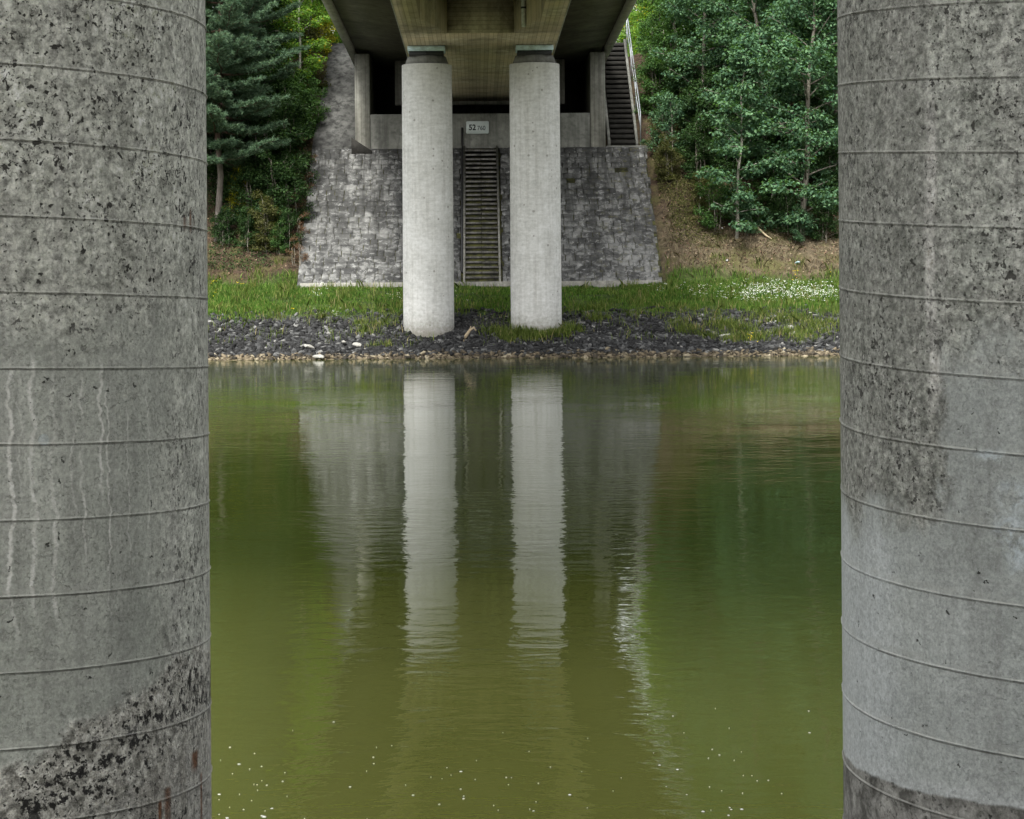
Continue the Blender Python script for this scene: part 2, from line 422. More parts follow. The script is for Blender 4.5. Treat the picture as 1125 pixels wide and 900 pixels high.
def simple(name, col, rough=.6, metal=0, nscale=20, var=.25, bump=.2):
    b = NB(name, rough, .4)
    b.p.inputs['Metallic'].default_value = metal
    n = b.noise(nscale, 6, .65)
    c = b.mix(b.ramp(n, [(.3, 0), (.7, 1)]), tuple(v*(1-var) for v in col), tuple(min(1, v*(1+var)) for v in col))
    return b.fin(c, b.bump(n, bump, .005))
M['bearing_plate'] = simple('weathered_pale_blue_steel', (.50,.63,.66), .6, 0, 9, .3)
M['bearing_dark'] = simple('bearing_rubber', (.03,.03,.032), .7)
M['galv'] = simple('galvanised_steel', (.34,.36,.38), .5, .5, 14, .2)
M['black_pipe'] = simple('black_plastic_pipe', (.018,.018,.018), .5)
M['grey_pipe'] = simple('grey_plastic_pipe', (.50,.50,.46), .5)
M['sign_white'] = simple('enamel_white', (.62,.67,.66), .35, 0, 12, .06, .05)
M['sign_black'] = simple('sign_lettering_black', (.02,.025,.025), .5)
M['sign_grey'] = simple('sign_lettering_grey', (.13,.15,.15), .5)
M['stone_white'] = simple('pale_limestone', (.32,.31,.28), .8, 0, 30, .2, .5)
M['wood'] = simple('bleached_driftwood', (.36,.29,.19), .8, 0, 25, .3, .5)
M['litter_white'] = simple('white_litter', (.45,.45,.43), .5)
M['litter_blue'] = simple('pale_blue_litter', (.30,.42,.45), .5)
M['foam'] = simple('foam_white', (.85,.86,.82), .6)

def revet_mat():
    b = NB('revetment_stone', .85, .35)
    isl = b.t.nodes.new('ShaderNodeNewGeometry').outputs['Random Per Island']
    n1 = b.noise(1.1, 7, .65, .3); n2 = b.noise(7, 8, .7); n3 = b.noise(2.6, 8, .72, .6, sc=(1.0, 1, 1.0))
    c = b.mix(b.ramp(isl, [(0, 0), (1, 1)]), (.048,.048,.047), (.105,.105,.10))
    c = b.mix(b.ramp(n3, [(.47, 0), (.56, .9)]), c, (.215,.215,.205))
    c = b.mix(b.math('MULTIPLY', b.ramp(n1, [(.49, 0), (.57, 1)]), .8), c, (.036,.036,.035))
    c = b.mix(b.ramp(b.noise(6, 8, .75, .5), [(.55, 0), (.62, .8)]), c, (.30,.30,.29))
    z_ = b.sep()[2]
    st_ = b.math('MULTIPLY', b.ramp(b.noise(2.3, 5, .65, sc=(1.6, .12, .12)), [(.44, 0), (.58, 1)]), b.math('ADD', b.step(z_, .2, 3.6), .25, True))
    c = b.mix(b.math('MULTIPLY', st_, .75), c, (.032,.032,.03))
    c = b.mix(.6, c, b.ramp(n2, [(.25, .25), (.75, .75)]), 'OVERLAY')
    x = b.sep()[0]
    moss = b.math('MULTIPLY', b.math('ADD', b.step(x, 2.2, 4.4), .12), b.ramp(b.noise(5, 7, .7), [(.56, 0), (.66, .7)]))
    c = b.mix(moss, c, (.10,.095,.035))
    return b.fin(c, b.bump(n2, .6, .03))
M['revet'] = revet_mat()

def joint_mat():
    b = NB('revetment_joint_soil', .95, .1)
    c = b.mix(b.ramp(b.noise(4, 6, .7), [(.4, 0), (.62, 1)]), (.028,.028,.024), (.10,.10,.035))
    return b.fin(c)
M['joint'] = joint_mat()

def ground_mat():
    b = NB('ground_soil', .95, .15)
    x, y, z = b.sep()
    d = b.math('ABSOLUTE', b.math('SUBTRACT', y, MID))
    n1 = b.noise(.9, 7, .65); n2 = b.noise(6, 8, .7); n3 = b.noise(22, 6, .7)
    dw = b.math('ADD', d, b.math('MULTIPLY', b.math('SUBTRACT', n1, .5), 1.6))
    rock = b.mix(b.ramp(n2, [(.35, 0), (.65, 1)]), (.03,.031,.033), (.09,.092,.096))
    sand = b.mix(n2, (.13,.105,.065), (.22,.185,.12))
    grass = b.mix(b.ramp(n2, [(.35, 0), (.65, 1)]), (.03,.045,.012), (.065,.10,.022))
    litter = b.mix(b.ramp(n2, [(.35, 0), (.65, 1)]), (.025,.018,.012), (.085,.058,.04))
    dry = b.mix(b.ramp(n2, [(.35, 0), (.65, 1)]), (.045,.035,.022), (.15,.12,.078))
    up = b.mix(b.math('MULTIPLY', b.step(b.math('ADD', x, b.math('MULTIPLY', n1, 2)), -1, 2), b.step(b.math('ADD', z, n1), 4.6, 3.2)), litter, dry)
    upm = b.ramp(b.noise(1.6, 6, .7), [(.46, 0), (.62, .8)])
    up = b.mix(upm, up, b.mix(n2, (.05,.045,.018), (.10,.10,.035)))
    c = b.mix(b.step(b.math('ADD', z, b.math('MULTIPLY', n1, .10)), .10, .20), sand, rock)
    c = b.mix(b.step(dw, 25.3, 25.9), c, grass)
    c = b.mix(b.step(dw, 31.3, 31.9), c, up)
    flat = b.step(d, 43, 46)
    c = b.mix(flat, c, grass)
    c = b.mix(.5, c, b.ramp(n3, [(.25, .25), (.75, .75)]), 'OVERLAY')
    return b.fin(c, b.bump(b.math('ADD', n2, n3), .7, .06))
M['ground'] = ground_mat()

def island_mat(name, stops, rough=.85, nscale=10, bump=.5, ov=.5):
    b = NB(name, rough, .3)
    isl = b.t.nodes.new('ShaderNodeNewGeometry').outputs['Random Per Island']
    n = b.noise(nscale, 6, .7)
    c = b.mix(ov, b.ramp(isl, stops), b.ramp(n, [(.25, .25), (.75, .75)]), 'OVERLAY')
    return b.fin(c, b.bump(n, bump, .02))
M['riprap'] = island_mat('slate_riprap', [(0, (.012,.012,.012)), (.55, (.025,.025,.025)), (.88, (.06,.061,.061)), (.97, (.13,.13,.125)), (1, (.22,.215,.20))])
M['shore'] = island_mat('tan_shore_stones', [(0, (.022,.020,.016)), (.5, (.08,.064,.042)), (.85, (.18,.145,.095)), (1, (.30,.26,.18))])

def leaf_mat(name, dark, mid, light, trans=.35, clump=.9, gloss=.06, accent=None, acc_at=.96):
    b = NB(name, .5, gloss)
    isl = b.t.nodes.new('ShaderNodeNewGeometry').outputs['Random Per Island']
    st = [(0, dark), (.5, mid), (.93, light)]
    if accent: st += [(acc_at, light), (min(acc_at + .01, 1), accent)]
    c = b.ramp(isl, st)
    n = b.noise(clump, 3, .6)
    c = b.mix(.7, c, b.ramp(n, [(.3, .34), (.7, .64)]), 'OVERLAY')
    b.put(b.p.inputs['Base Color'], c)
    tr = b.t.nodes.new('ShaderNodeBsdfTranslucent')
    tc = b.mix(1, c, (1.3, 1.5, .5), 'MULTIPLY')
    b.put(tr.inputs['Color'], tc)
    ms = b.t.nodes.new('ShaderNodeMixShader'); ms.inputs[0].default_value = trans
    b.t.links.new(b.p.outputs[0], ms.inputs[1]); b.t.links.new(tr.outputs[0], ms.inputs[2])
    b.t.links.new(ms.outputs[0], b.out.inputs[0])
    return b.m
M['leaf_blue'] = leaf_mat('blue_green_leaves', (.030,.070,.040), (.074,.142,.078), (.135,.235,.12), .3)
M['leaf_lime'] = leaf_mat('lime_green_leaves', (.075,.15,.03), (.14,.25,.05), (.24,.37,.09), .5, accent=(.36,.30,.03), acc_at=.93)
M['leaf_dark'] = leaf_mat('dark_green_leaves', (.014,.032,.012), (.028,.058,.020), (.055,.10,.032), .25)
M['leaf_mid'] = leaf_mat('mid_green_leaves', (.028,.066,.022), (.055,.115,.035), (.10,.18,.055), .35)
M['leaf_yellow'] = leaf_mat('yellow_green_leaves', (.10,.12,.015), (.22,.22,.025), (.38,.34,.03), .4)
M['leaf_rust'] = leaf_mat('rust_brown_leaves', (.06,.033,.018), (.14,.075,.045), (.22,.13,.08), .2, 3)
M['leaf_olive'] = leaf_mat('olive_leaves', (.03,.036,.012), (.065,.072,.024), (.12,.115,.045), .3, 2)
M['needles'] = leaf_mat('pine_needles', (.034,.066,.040), (.074,.128,.078), (.14,.21,.12), .15, 1.2)
M['grass'] = leaf_mat('grass_blades', (.034,.075,.016), (.085,.165,.03), (.17,.26,.06), .4, 1.3, accent=(.28,.25,.10), acc_at=.93)
M['weeds'] = leaf_mat('weed_blades', (.05,.075,.018), (.11,.15,.035), (.20,.24,.07), .35, 1.5, accent=(.36,.30,.16), acc_at=.9)
M['dry'] = leaf_mat('dry_grass_blades', (.04,.03,.02), (.11,.088,.055), (.22,.18,.115), .2, 1.5)
M['petal'] = leaf_mat('white_petals', (.6,.62,.55), (.75,.78,.72), (.85,.86,.82), .3, 1)
M['petal_y'] = leaf_mat('yellow_petals', (.6,.45,.02), (.75,.58,.02), (.8,.65,.05), .3, 1)
def bark(name, a, c2):
    b = NB(name, .9, .2)
    n = b.noise(12, 7, .7, sc=(1, 1, .25)); z = b.sep()[2]
    return b.fin(b.mix(b.ramp(n, [(.35, 0), (.65, 1)]), a, c2), b.bump(n, .6, .02))
M['bark_grey'] = bark('grey_bark', (.09,.08,.065), (.24,.22,.18))
M['bark_pale'] = bark('pale_bark', (.16,.15,.125), (.38,.36,.31))
def bark_pine():
    b = NB('pine_bark', .9, .2)
    n = b.noise(10, 7, .7, sc=(1, 1, .3)); z = b.sep()[2]
    lo = b.mix(b.ramp(n, [(.35, 0), (.65, 1)]), (.07,.06,.052), (.17,.15,.13))
    hi = b.mix(b.ramp(n, [(.35, 0), (.65, 1)]), (.05,.032,.025), (.12,.075,.052))
    return b.fin(b.mix(b.step(z, 1.6, 3.2), lo, hi), b.bump(n, .7, .03))
M['bark_pine'] = bark_pine()

def water_mat():
    b = NB('canal_water', .02, .5)
    b.p.inputs['IOR'].default_value = 1.333
    x, y, z = b.sep()
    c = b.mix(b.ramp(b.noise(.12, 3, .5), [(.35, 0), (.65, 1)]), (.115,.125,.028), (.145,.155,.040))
    deep = b.mix(b.ramp(b.noise(.12, 3, .5), [(.35, 0), (.65, 1)]), (.034,.046,.008), (.050,.064,.013))  # mid-channel tone, dimmer light painted into the water colour
    dim_mix = b.step(b.math('ADD', y, b.math('MULTIPLY', b.noise(.35, 3, .5), 3)), 10.5, 21.0)  # blends near water painted as brightly lit into the dimmer tone
    c = b.mix(dim_mix, c, deep)
    n1 = b.noise(4.2, 3, .5, .3, sc=(.8, 1.15, 1))
    n0 = b.noise(13, 3, .6, .3, sc=(.8, 1.15, 1))
    n2 = b.noise(1.1, 3, .5, sc=(.8, 1.2, 1))
    n3 = b.noise(.35, 2, .5)
    patch = b.ramp(n3, [(.38, .35), (.62, 1.1)])
    h = b.math('MULTIPLY', b.math('ADD', b.math('ADD', b.math('MULTIPLY', n0, .0006), b.math('MULTIPLY', n1, .0050)), b.math('MULTIPLY', n2, .0026)), patch)
    return b.fin(c, b.bump(h, 1.0, 1.0))
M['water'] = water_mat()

# ------------------------------------------------------------------ terrain
PR = [(0, -2.2), (19, -1.8), (21.7, -.35), (22.4, 0.0), (24.1, .44), (25.6, .93), (28, 1.33), (31.3, 1.55)]
def prof(d):
    if d <= 31.3:
        for (a, za), (c, zc) in zip(PR, PR[1:]):
            if d <= c: return za + (zc - za)*(d - a)/(c - a)
    return 1.55 + (d - 31.3)/1.5
def sst(a, b_, v):
    t = min(1, max(0, (v - a)/(b_ - a))); return t*t*(3 - 2*t)
def ground_z(x, y, rough=True):
    d = abs(y - MID); xr = abs(x - AX)
    if 21 < d < 24: d += .22*(mnoise.noise(Vector((x*.45, 7, 0))) + .6*mnoise.noise(Vector((x*1.6, 3, 0))))*min(1, (d-21)*2, (24-d)*2)
    z = prof(d)
    zmax = 8.84 - 2.6*sst(6.5, 17, xr)
    far = d > 31.3
    if z > zmax: z = zmax
    nz = 0
    if rough:
        nz = (mnoise.noise(Vector((x*.7, y*.7, 1.3)))*.22 + mnoise.noise(Vector((x*2.2, y*2.2, 5)))*.07)
        if not far: nz *= .35
        if d < 22.8: nz *= .3
    if y > MID and d > 31.0 and xr < 5.4:
        k = sst(4.55, 5.4, xr)
        nz = nz*k - .22*(1 - k)
    z += nz
    if xr < 3.60 and 67.12 < y < 71.55: z = min(z, 5.2)
    return z
def axis(parts):
    out = []
    for a, b_, st in parts:
        n = max(1, round((b_ - a)/st)); out += [a + (b_ - a)*i/n for i in range(n)]
    out.append(parts[-1][1]); return out
xs = axis([(-900, -100, 100), (-100, -20, 8), (-20, -11, 1), (-11, -3.9, .22), (-3.9, -3.40, .06), (-3.40, 3.60, .5), (3.60, 4.05, .06), (4.05, 14, .22), (14, 22, 1), (22, 102, 8), (102, 902, 100)])
ys = axis([(-800, -40, 95), (-40, -2, 2), (-2, 8, .5), (8, 51, 2.5), (51, 67.0, .2), (67.0, 67.3, .1), (67.3, 71.4, .41), (71.4, 71.8, .1), (71.8, 78, .3), (78, 110, 2), (110, 1000, 89)])
V = [(x, y, ground_z(x, y)) for y in ys for x in xs]
nx = len(xs); Fq = [(j*nx+i, j*nx+i+1, (j+1)*nx+i+1, (j+1)*nx+i) for j in range(len(ys)-1) for i in range(nx-1)]
g = link('ground', fast_mesh('ground', V, 4, Fq, True), M['ground']); tagit(g, kind='structure')

tp = MB()  # unseen pale ground strip added to bounce light onto the near pillars
tp.add([(x_, y_, .004 + max(ground_z(x_, y_), ground_z(x_ - 1, y_), ground_z(x_ + 1, y_), prof(MID - y_))) for y_ in (-1.6, .3, 2.2, 3.6) for x_ in range(-60, 61, 2)],
       [(j*61 + i, j*61 + i + 1, (j+1)*61 + i + 1, (j+1)*61 + i) for j in range(3) for i in range(60)])
b = NB('bounce_strip_pale', .95, .2); n_ = b.noise(30, 4, .7)
tpo = tp.build('bounce_strip', b.fin(b.mix(b.ramp(n_, [(.35, 0), (.65, 1)]), (.26,.245,.21), (.46,.44,.39)), b.bump(n_, .6, .01))); tagit(tpo, kind='structure')
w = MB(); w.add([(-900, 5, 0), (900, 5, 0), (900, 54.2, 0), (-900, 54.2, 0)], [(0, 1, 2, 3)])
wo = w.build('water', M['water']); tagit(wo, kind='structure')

# ------------------------------------------------------------------ bridge
def zb(y): return 7.60 - .00039*(y - MID)**2      # underside of the girder
def stations(a, b_, st=1.5):
    n = max(1, round((b_ - a)/st)); return [a + (b_ - a)*i/n for i in range(n + 1)]
Y0, Y1 = -9.0, 68.2
def inner(y):
    d = abs(y - MID)
    if d <= 18.8: return 1.30
    return 1.30 - (d - 18.8)/3.0*.55
bridge = thing('road_bridge', 'concrete road bridge deck with deep tan girder spanning the canal on paired pillars', 'bridge', (AX, MID, 0))
def swp(mb, ring, ylist):
    mb.sweep([[(AX + a, y, c) for (a, c) in ring(y)] for y in ylist])
gd = MB()
yl = [MID - 21.8] + stations(MID - 18.8, MID + 18.8, 1.4) + [MID + 21.8]
for s in (-1, 1):
    swp(gd, lambda y: [(s*inner(y), zb(y)), (s*1.8, zb(y)), (s*1.8, zb(y) + 1.2), (s*inner(y), zb(y) + 1.2)], yl)
for a, c in ((MID + 21.8, Y1), (Y0, MID - 21.8)):
    swp(gd, lambda y: [(-1.8, zb(y)), (1.8, zb(y)), (1.8, zb(y) + 1.2), (-1.8, zb(y) + 1.2)], stations(a, c, 2))
girder = gd.build('girder', M['girder'], bridge)
for s in (-1, 1):
    rb = MB(); yy = MID + s*21.8
    rb.box(AX - .752, AX + .752, min(yy, yy - s*.012), max(yy, yy - s*.012), zb(yy) + .002, zb(yy) + 1.19)
    rb.build('diaphragm', M['recess'], girder)
# slender pale arrises of the girder's lower edges
ar = MB()
for s in (-1, 1):
    swp(ar, lambda y: [(s*1.802, zb(y) - .004), (s*1.822, zb(y) + .004), (s*1.822, zb(y) + .10), (s*1.802, zb(y) + .10)], stations(Y0, Y1, 2))
ar.build('girder_arris', M['edge'], girder)
dk = MB()
for s in (-1, 1):
    swp(dk, lambda y: [(s*1.80, zb(y) + 1.203), (s*3.70, zb(y) + 1.47), (s*3.70, zb(y) + 1.78), (s*1.80, zb(y) + 1.80)], stations(Y0 - 3, 72.2, 2))
swp(dk, lambda y: [(-1.798, zb(y) + 1.203), (1.798, zb(y) + 1.203), (1.798, zb(y) + 1.80), (-1.798, zb(y) + 1.80)], stations(Y0 - 3, 72.2, 2))
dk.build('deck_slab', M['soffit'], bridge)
for s in (-1, 1):
    e = MB()
    swp(e, lambda y: [(s*3.702, zb(y) + 1.38), (s*3.92, zb(y) + 1.38), (s*3.92, zb(y) + 2.02), (s*3.702, zb(y) + 2.02)], stations(Y0 - 3, 72.4, 2))
    e.build('edge_beam', M['edge'], bridge)
    r = MB()
    for yy in stations(Y0 - 2, 72, 2.0):
        r.tube([(AX + s*3.81, yy, zb(yy) + 2.0), (AX + s*3.81, yy, zb(yy) + 3.0)], .025, 6)
    for hh in (2.3, 2.65, 3.0):
        r.tube([(AX + s*3.81, yy, zb(yy) + hh) for yy in stations(Y0 - 2, 72, 4)], .025, 6)
    r.build('parapet_railing', M['galv'], bridge)
ed = MB(); ed.box(AX - 2.56, AX + 2.56, 68.205, 68.75, 6.93, zb(68.5) + 1.25)
ed.build('end_diaphragm', M['wing'], bridge)
dp = MB(); zz0 = zb(50.2)
dp.tube([(1.05, 50.0, zz0 + 1.15), (1.05, 50.0, EYE + 251*50.0/F)], .05, 10)
dpo = dp.build('drain_pipe', M['grey_pipe'], bridge, smooth=False)
bk = MB(); zk = EYE + 272*50.0/F
bk.tube([(1.05, 50.0, zk - .02), (1.05, 50.0, zk + .02)], .062, 10); bk.box(1.05, 1.23, 49.985, 50.015, zk - .015, zk + .015)
bk.build('pipe_bracket', M['bearing_dark'], dpo)

def pillar(x, y, mat, label, phase, zbase, smat, near):
    t = thing('bridge_pillar', label, 'pillar', (x, y, BASEZ), 0, 'round concrete pillars carrying the bridge')
    top = zb(y) - .42; rad = .6
    mb = MB(); seg = 128 if near else 64
    prof_ = [(-1.1, rad), (top - .012, rad), (top, rad - .012)] if near else [(-1.1, rad + .012), (0, rad + .012), (top - .015, rad), (top, rad - .015)]
    if near:
        prof_ = [(-1.1, rad)] + [(z_, rad) for z_ in np.arange(.8, 3.4, .1)] + [(top - .012, rad), (top, rad - .012)]
    mb.sweep([[(x + r_*math.cos(2*PI*k/seg), y + r_*math.sin(2*PI*k/seg), z_) for k in range(seg)] for z_, r_ in prof_])
    me_s = mb.build('shaft', mat, t, smooth=True)
    try:
        import bmesh
        bm = bmesh.new(); bm.from_mesh(me_s.data)
        for e_ in bm.edges:
            if len(e_.link_faces) == 2 and e_.calc_face_angle(0) > .6: e_.smooth = False
        bm.to_mesh(me_s.data); bm.free()
    except Exception: pass
    if phase is not None:
        # raised helical seam left by spiral formwork
        verts = []; quads = []; steps = 150
        z_lo, z_hi = (.6, top - .1)
        turns = int((z_hi - z_lo)/PITCH); k0 = math.floor(z_lo/PITCH)
        N = turns*steps
        for i in range(N + 1):
            th = 2*PI*i/steps
            z_ = phase + (k0 + turns)*PITCH - PITCH*th/(2*PI)
            a = th
            nz = mnoise.noise(Vector((math.sin(a)*6, math.cos(a)*6, z_*9)))
            n2 = mnoise.noise(Vector((math.sin(a)*30, math.cos(a)*30, z_*31)))
            hgt = max(.0003, .0022 + .0012*nz + .0009*n2); wd = .0017 + .0005*n2
            z_ += .0012*nz + .0007*n2
            for dr, dz in ((-.004, wd*1.4), (hgt, wd*.3), (hgt*.85, -wd*.6), (-.004, -wd)):
                rr = rad + dr
                verts.append((rr*math.sin(a), -rr*math.cos(a), z_ + dz - BASEZ))
            if i:
                b0 = (i-1)*4; b1 = i*4
                for q in range(3): quads.append((b0+q, b1+q, b1+q+1, b0+q+1))
        link('formwork_seam', fast_mesh('formwork_seam', verts, 4, quads, False), smat, t)
    # bearing between pillar and girder
    zt = top
    pl = MB(); pl.tube([(x, y, zt - .002), (x, y, zt + .19)], [.53, .46], 32); pl.build('bearing_plinth', M['wall'], t)
    be = MB(); be.box(x - .41, x + .41, y - .44, y + .30, zt + .192, zt + .295)
    beo = be.build('bearing', M['bearing_dark'], t)
    bp = MB(); bp.box(x - .445, x + .445, y - .52, y + .36, zt + .298, zt + .416)
    bp.build('bearing_plate', M['bearing_plate'], beo, bevel=.006)
    rbm = MB(); rbm.box(x - .015, x + .015, y - .46, y - .442, zt + .19, zt + .296); rbm.build('guide_bar', M['black_pipe'], beo)
    return t
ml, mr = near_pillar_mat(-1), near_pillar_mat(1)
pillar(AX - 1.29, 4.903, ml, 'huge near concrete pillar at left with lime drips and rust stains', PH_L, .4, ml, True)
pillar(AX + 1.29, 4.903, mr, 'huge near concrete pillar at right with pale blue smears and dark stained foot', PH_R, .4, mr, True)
pillar(AX - 1.29, 54.3, M['far_pillar'], 'pale far bank pillar, left one of the pair, standing in dark riprap', None, .4, None, False)
pillar(AX + 1.29, 54.3, M['far_pillar'], 'pale far bank pillar, right one of the pair, with green weeds around its foot', None, .4, None, False)

# ------------------------------------------------------------------ abutment
SZ = lambda y: 1.55 + (y - 60.9)/1.5 + .03        # paving surface height
ab = thing('bridge_abutment', 'grey concrete abutment with dark bearing recess under the bridge deck', 'abutment', (AX, 67, 5))
m = MB(); m.box(AX - 3.25, AX + 3.25, 66.9, 67.35, 4.6, 6.56); m.build('front_wall', M['wall'], ab, bevel=.015)
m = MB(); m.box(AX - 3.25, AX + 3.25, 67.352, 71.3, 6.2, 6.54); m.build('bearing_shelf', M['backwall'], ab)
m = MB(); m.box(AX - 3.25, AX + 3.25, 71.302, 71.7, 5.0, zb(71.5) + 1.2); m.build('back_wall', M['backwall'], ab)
for s in (-1, 1):
    m = MB(); a, c = sorted((AX + s*3.252, AX + s*3.70))
    m.box(a, c, 66.88, 72.3, 4.6, zb(69) + 1.36)
    wo_ = m.build('wing_wall', M['wing'], ab, bevel=.015)
# sloping cheek at the foot of the left wing
def zp(py, D): return EYE + (281 - py)*D/F
m2 = MB(); D_ = 66.62
xl, xr2 = (387 - 525)/F*D_, (409 - 525)/F*D_
m2.sweep([[(xl, y, SZ(66.6) - .2), (xr2, y, SZ(66.6) - .2), (xr2 + .02, y, zp(165, D_)), (xl, y, zp(150, D_))] for y in (66.62, 66.876)])
ckb = m2.build('cheek_block', M['stair_d'], ab)  # shadow on the front face painted with the near-black step concrete
m2 = MB()
m2.sweep([[(xr2 + .06, y, zp(165.5, D_)), (xr2 + .06, y, zp(163.6, D_)), (xl - .02, y, zp(143.8, D_)), (xl - .02, y, zp(146, D_))] for y in (66.58, 66.874)])


rv = thing('stone_revetment', 'steep dark grey block revetment with pale lime patches below the bridge', 'revetment', (AX, 60.9, 1.5))
sb = MB(); XL, XR = AX - 4.98, AX + 4.85
sb.sweep([[(XL, y, SZ(y) - .035), (XR + .05*(67 - y)/6, y, SZ(y) - .035), (XR + .05, y, SZ(y) - .35), (XL, y, SZ(y) - .35)] for y in (60.9, 66.88)])
sb.build('bedding', M['joint'], rv)
pave = {-1: ([], []), 1: ([], [])}
rows = 25; dy = (66.86 - 60.92)/rows
rr = random.Random(5)
SX0, SX1 = AX - .56, AX + .56
for j in range(rows):
    x = XL
    while x < XR - .02:
        w_ = rr.choice((rr.uniform(.17, .30), rr.uniform(.20, .34), rr.uniform(.28, .45)))
        x1 = min(x + w_, XR + rr.uniform(-.03, .05))
        segs = [(x, x1)]
        for (p, q) in segs:
            if q > SX0 and p < SX1:
                if p < SX0: q = SX0
                elif q > SX1: p = SX1
                else: continue
            if q - p < .05: continue
            if rr.random() < .008: continue
            hgt = rr.uniform(-.008, .009); gp = rr.uniform(.003, .010)
            ya = 60.92 + j*dy + rr.uniform(0, .008); yb = 60.92 + (j+1)*dy - rr.uniform(.008, .022)
            pts = []
            for (ins, dz) in ((0, -.08), (0, -.012), (.014, .004)):
                for (xx, yy) in ((p + gp, ya), (q - gp, ya), (q - gp, yb), (p + gp, yb)):
                    cx_, cy_ = (p+q)/2, (ya+yb)/2
                    xx2 = xx + (ins if xx < cx_ else -ins); yy2 = yy + (ins if yy < cy_ else -ins)
                    pts.append((xx2 + rr.uniform(-.004, .004), yy2, SZ(yy2) + dz + hgt*(1 if dz > -.05 else 0)))
            verts, faces = pave[-1 if (p + q)/2 < AX else 1]
            b0 = len(verts); verts += pts
            for k in range(2):
                for q_ in range(4):
                    a = b0 + k*4 + q_; c = b0 + k*4 + (q_+1) % 4
                    faces.append((a, c, c+4, a+4))
            faces.append((b0+8, b0+9, b0+10, b0+11))
        x = x1
for verts, faces in pave.values():
    link('paving_blocks', fast_mesh('paving_blocks', np.array(verts) - np.array(rv.location), 4, faces), M['revet'], rv)
k = MB(); k.box(XL + .1, XR - .05, 60.72, 60.895, 1.2, 1.66); k.build('toe_kerb', M['kerb'], rv, bevel=.012)
# top kerb
k = MB(); k.box(AX + 3.72, XR + .1, 66.88, 67.02, 5.2, 5.58); k.build('top_kerb', M['wall'], rv, bevel=.012)

# side chute at left
ch = thing('concrete_chute', 'plain stained concrete slope strip rising beside the left wing wall', 'slope paving', (AX - 4.3, 67, 5.5))
m = MB()
m.sweep([[(AX - 3.705, y, SZ(y) - .3), (AX - 3.705, y, SZ(y)), (AX - 4.98 + (y - 66.9)*.04, y, SZ(y)), (AX - 4.98 + (y - 66.9)*.04, y, SZ(y) - .3)] for y in stations(66.885, 72.3, .7)])
m.build('slab', M['chute'], ch)
# stairs
def stair(name, label, x0, x1, ya, yb, n, mat, smat, split, strw, loc):
    t = thing(name, label, 'stairs', loc)
    dy_ = (yb - ya)/n
    core = MB()
    core.sweep([[(x0, y, SZ(y) - .28), (x1, y, SZ(y) - .28), (x1, y, SZ(y) - .10), (x0, y, SZ(y) - .10)] for y in (ya, yb)])
    core.build('bed', M['riser'], t)
    rr = random.Random(n)
    for i in range(n):
        y = ya + i*dy_; z = SZ(y)
        st = MB()
        halves = [(x0, (x0+x1)/2 - .004), ((x0+x1)/2 + .004, x1)] if split else [(x0, x1)]
        for (a, c) in halves:
            dz = rr.uniform(-.008, .008); dyy = rr.uniform(-.012, .012); th_ = .055 if split else .10
            zt = z + dy_/1.5*.5 + dz
            st.box(a + .003, c - .003, y + dyy - .03, y + dy_ + .05, zt - th_, zt)
        st.build('step', mat, t, bevel=.006)
    for s in (-1, 1):
        a, c = ((x0 - strw, x0 - .004) if s < 0 else (x1 + .004, x1 + strw))
        m = MB(); m.sweep([[(a, y, SZ(y) - .2), (c, y, SZ(y) - .2), (c, y, SZ(y) + .055), (a, y, SZ(y) + .055)] for y in (ya - .005, yb)])
        m.build('stringer', smat, t)
    return t
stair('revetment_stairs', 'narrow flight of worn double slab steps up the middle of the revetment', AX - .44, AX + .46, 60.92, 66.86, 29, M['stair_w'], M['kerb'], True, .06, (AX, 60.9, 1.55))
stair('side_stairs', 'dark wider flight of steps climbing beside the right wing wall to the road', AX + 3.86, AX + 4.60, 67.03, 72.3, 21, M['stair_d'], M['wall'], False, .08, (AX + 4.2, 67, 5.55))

# handrail
hr = thing('handrail', 'galvanised metal handrail with two rails beside the right hand stairs', 'handrail', (4.83, 67, 5.6))
hx = 4.84
ra = MB(); ra.tube([(hx, 66.95, SZ(66.95) + .15), (hx, 67.0, SZ(67) + .86), (hx, 67.15, SZ(67.15) + .97), (hx - .03, 72.3, SZ(72.3) + .98)], .018, 8); ra.build('top_rail', M['galv'], hr)
ra = MB(); ra.tube([(hx, 67.0, SZ(67) + .5), (hx - .03, 72.3, SZ(72.3) + .5)], .014, 8); ra.build('mid_rail', M['galv'], hr)
for yy in (67.0, 68.75, 70.5, 72.25):
    po = MB(); po.tube([(hx - .03*(yy-67)/5.3, yy, SZ(yy) - .25), (hx - .03*(yy-67)/5.3, yy, SZ(yy) + .96)], .016, 8); po.build('post', M['galv'], hr)

# black conduit down the wall and slope
cd = thing('conduit', 'thin black conduit running down the abutment wall left of the narrow steps', 'pipe', (AX - .53, 66.8, 5.5))
m = MB(); cx_ = AX - .535
m.tube([(cx_, 66.86, 6.15), (cx_, 66.86, SZ(66.86) + .10), (cx_, 66.72, SZ(66.72) + .05), (cx_, 61.35, SZ(61.35) + .04)], .032, 8)
m.build('tube', M['black_pipe'], cd)

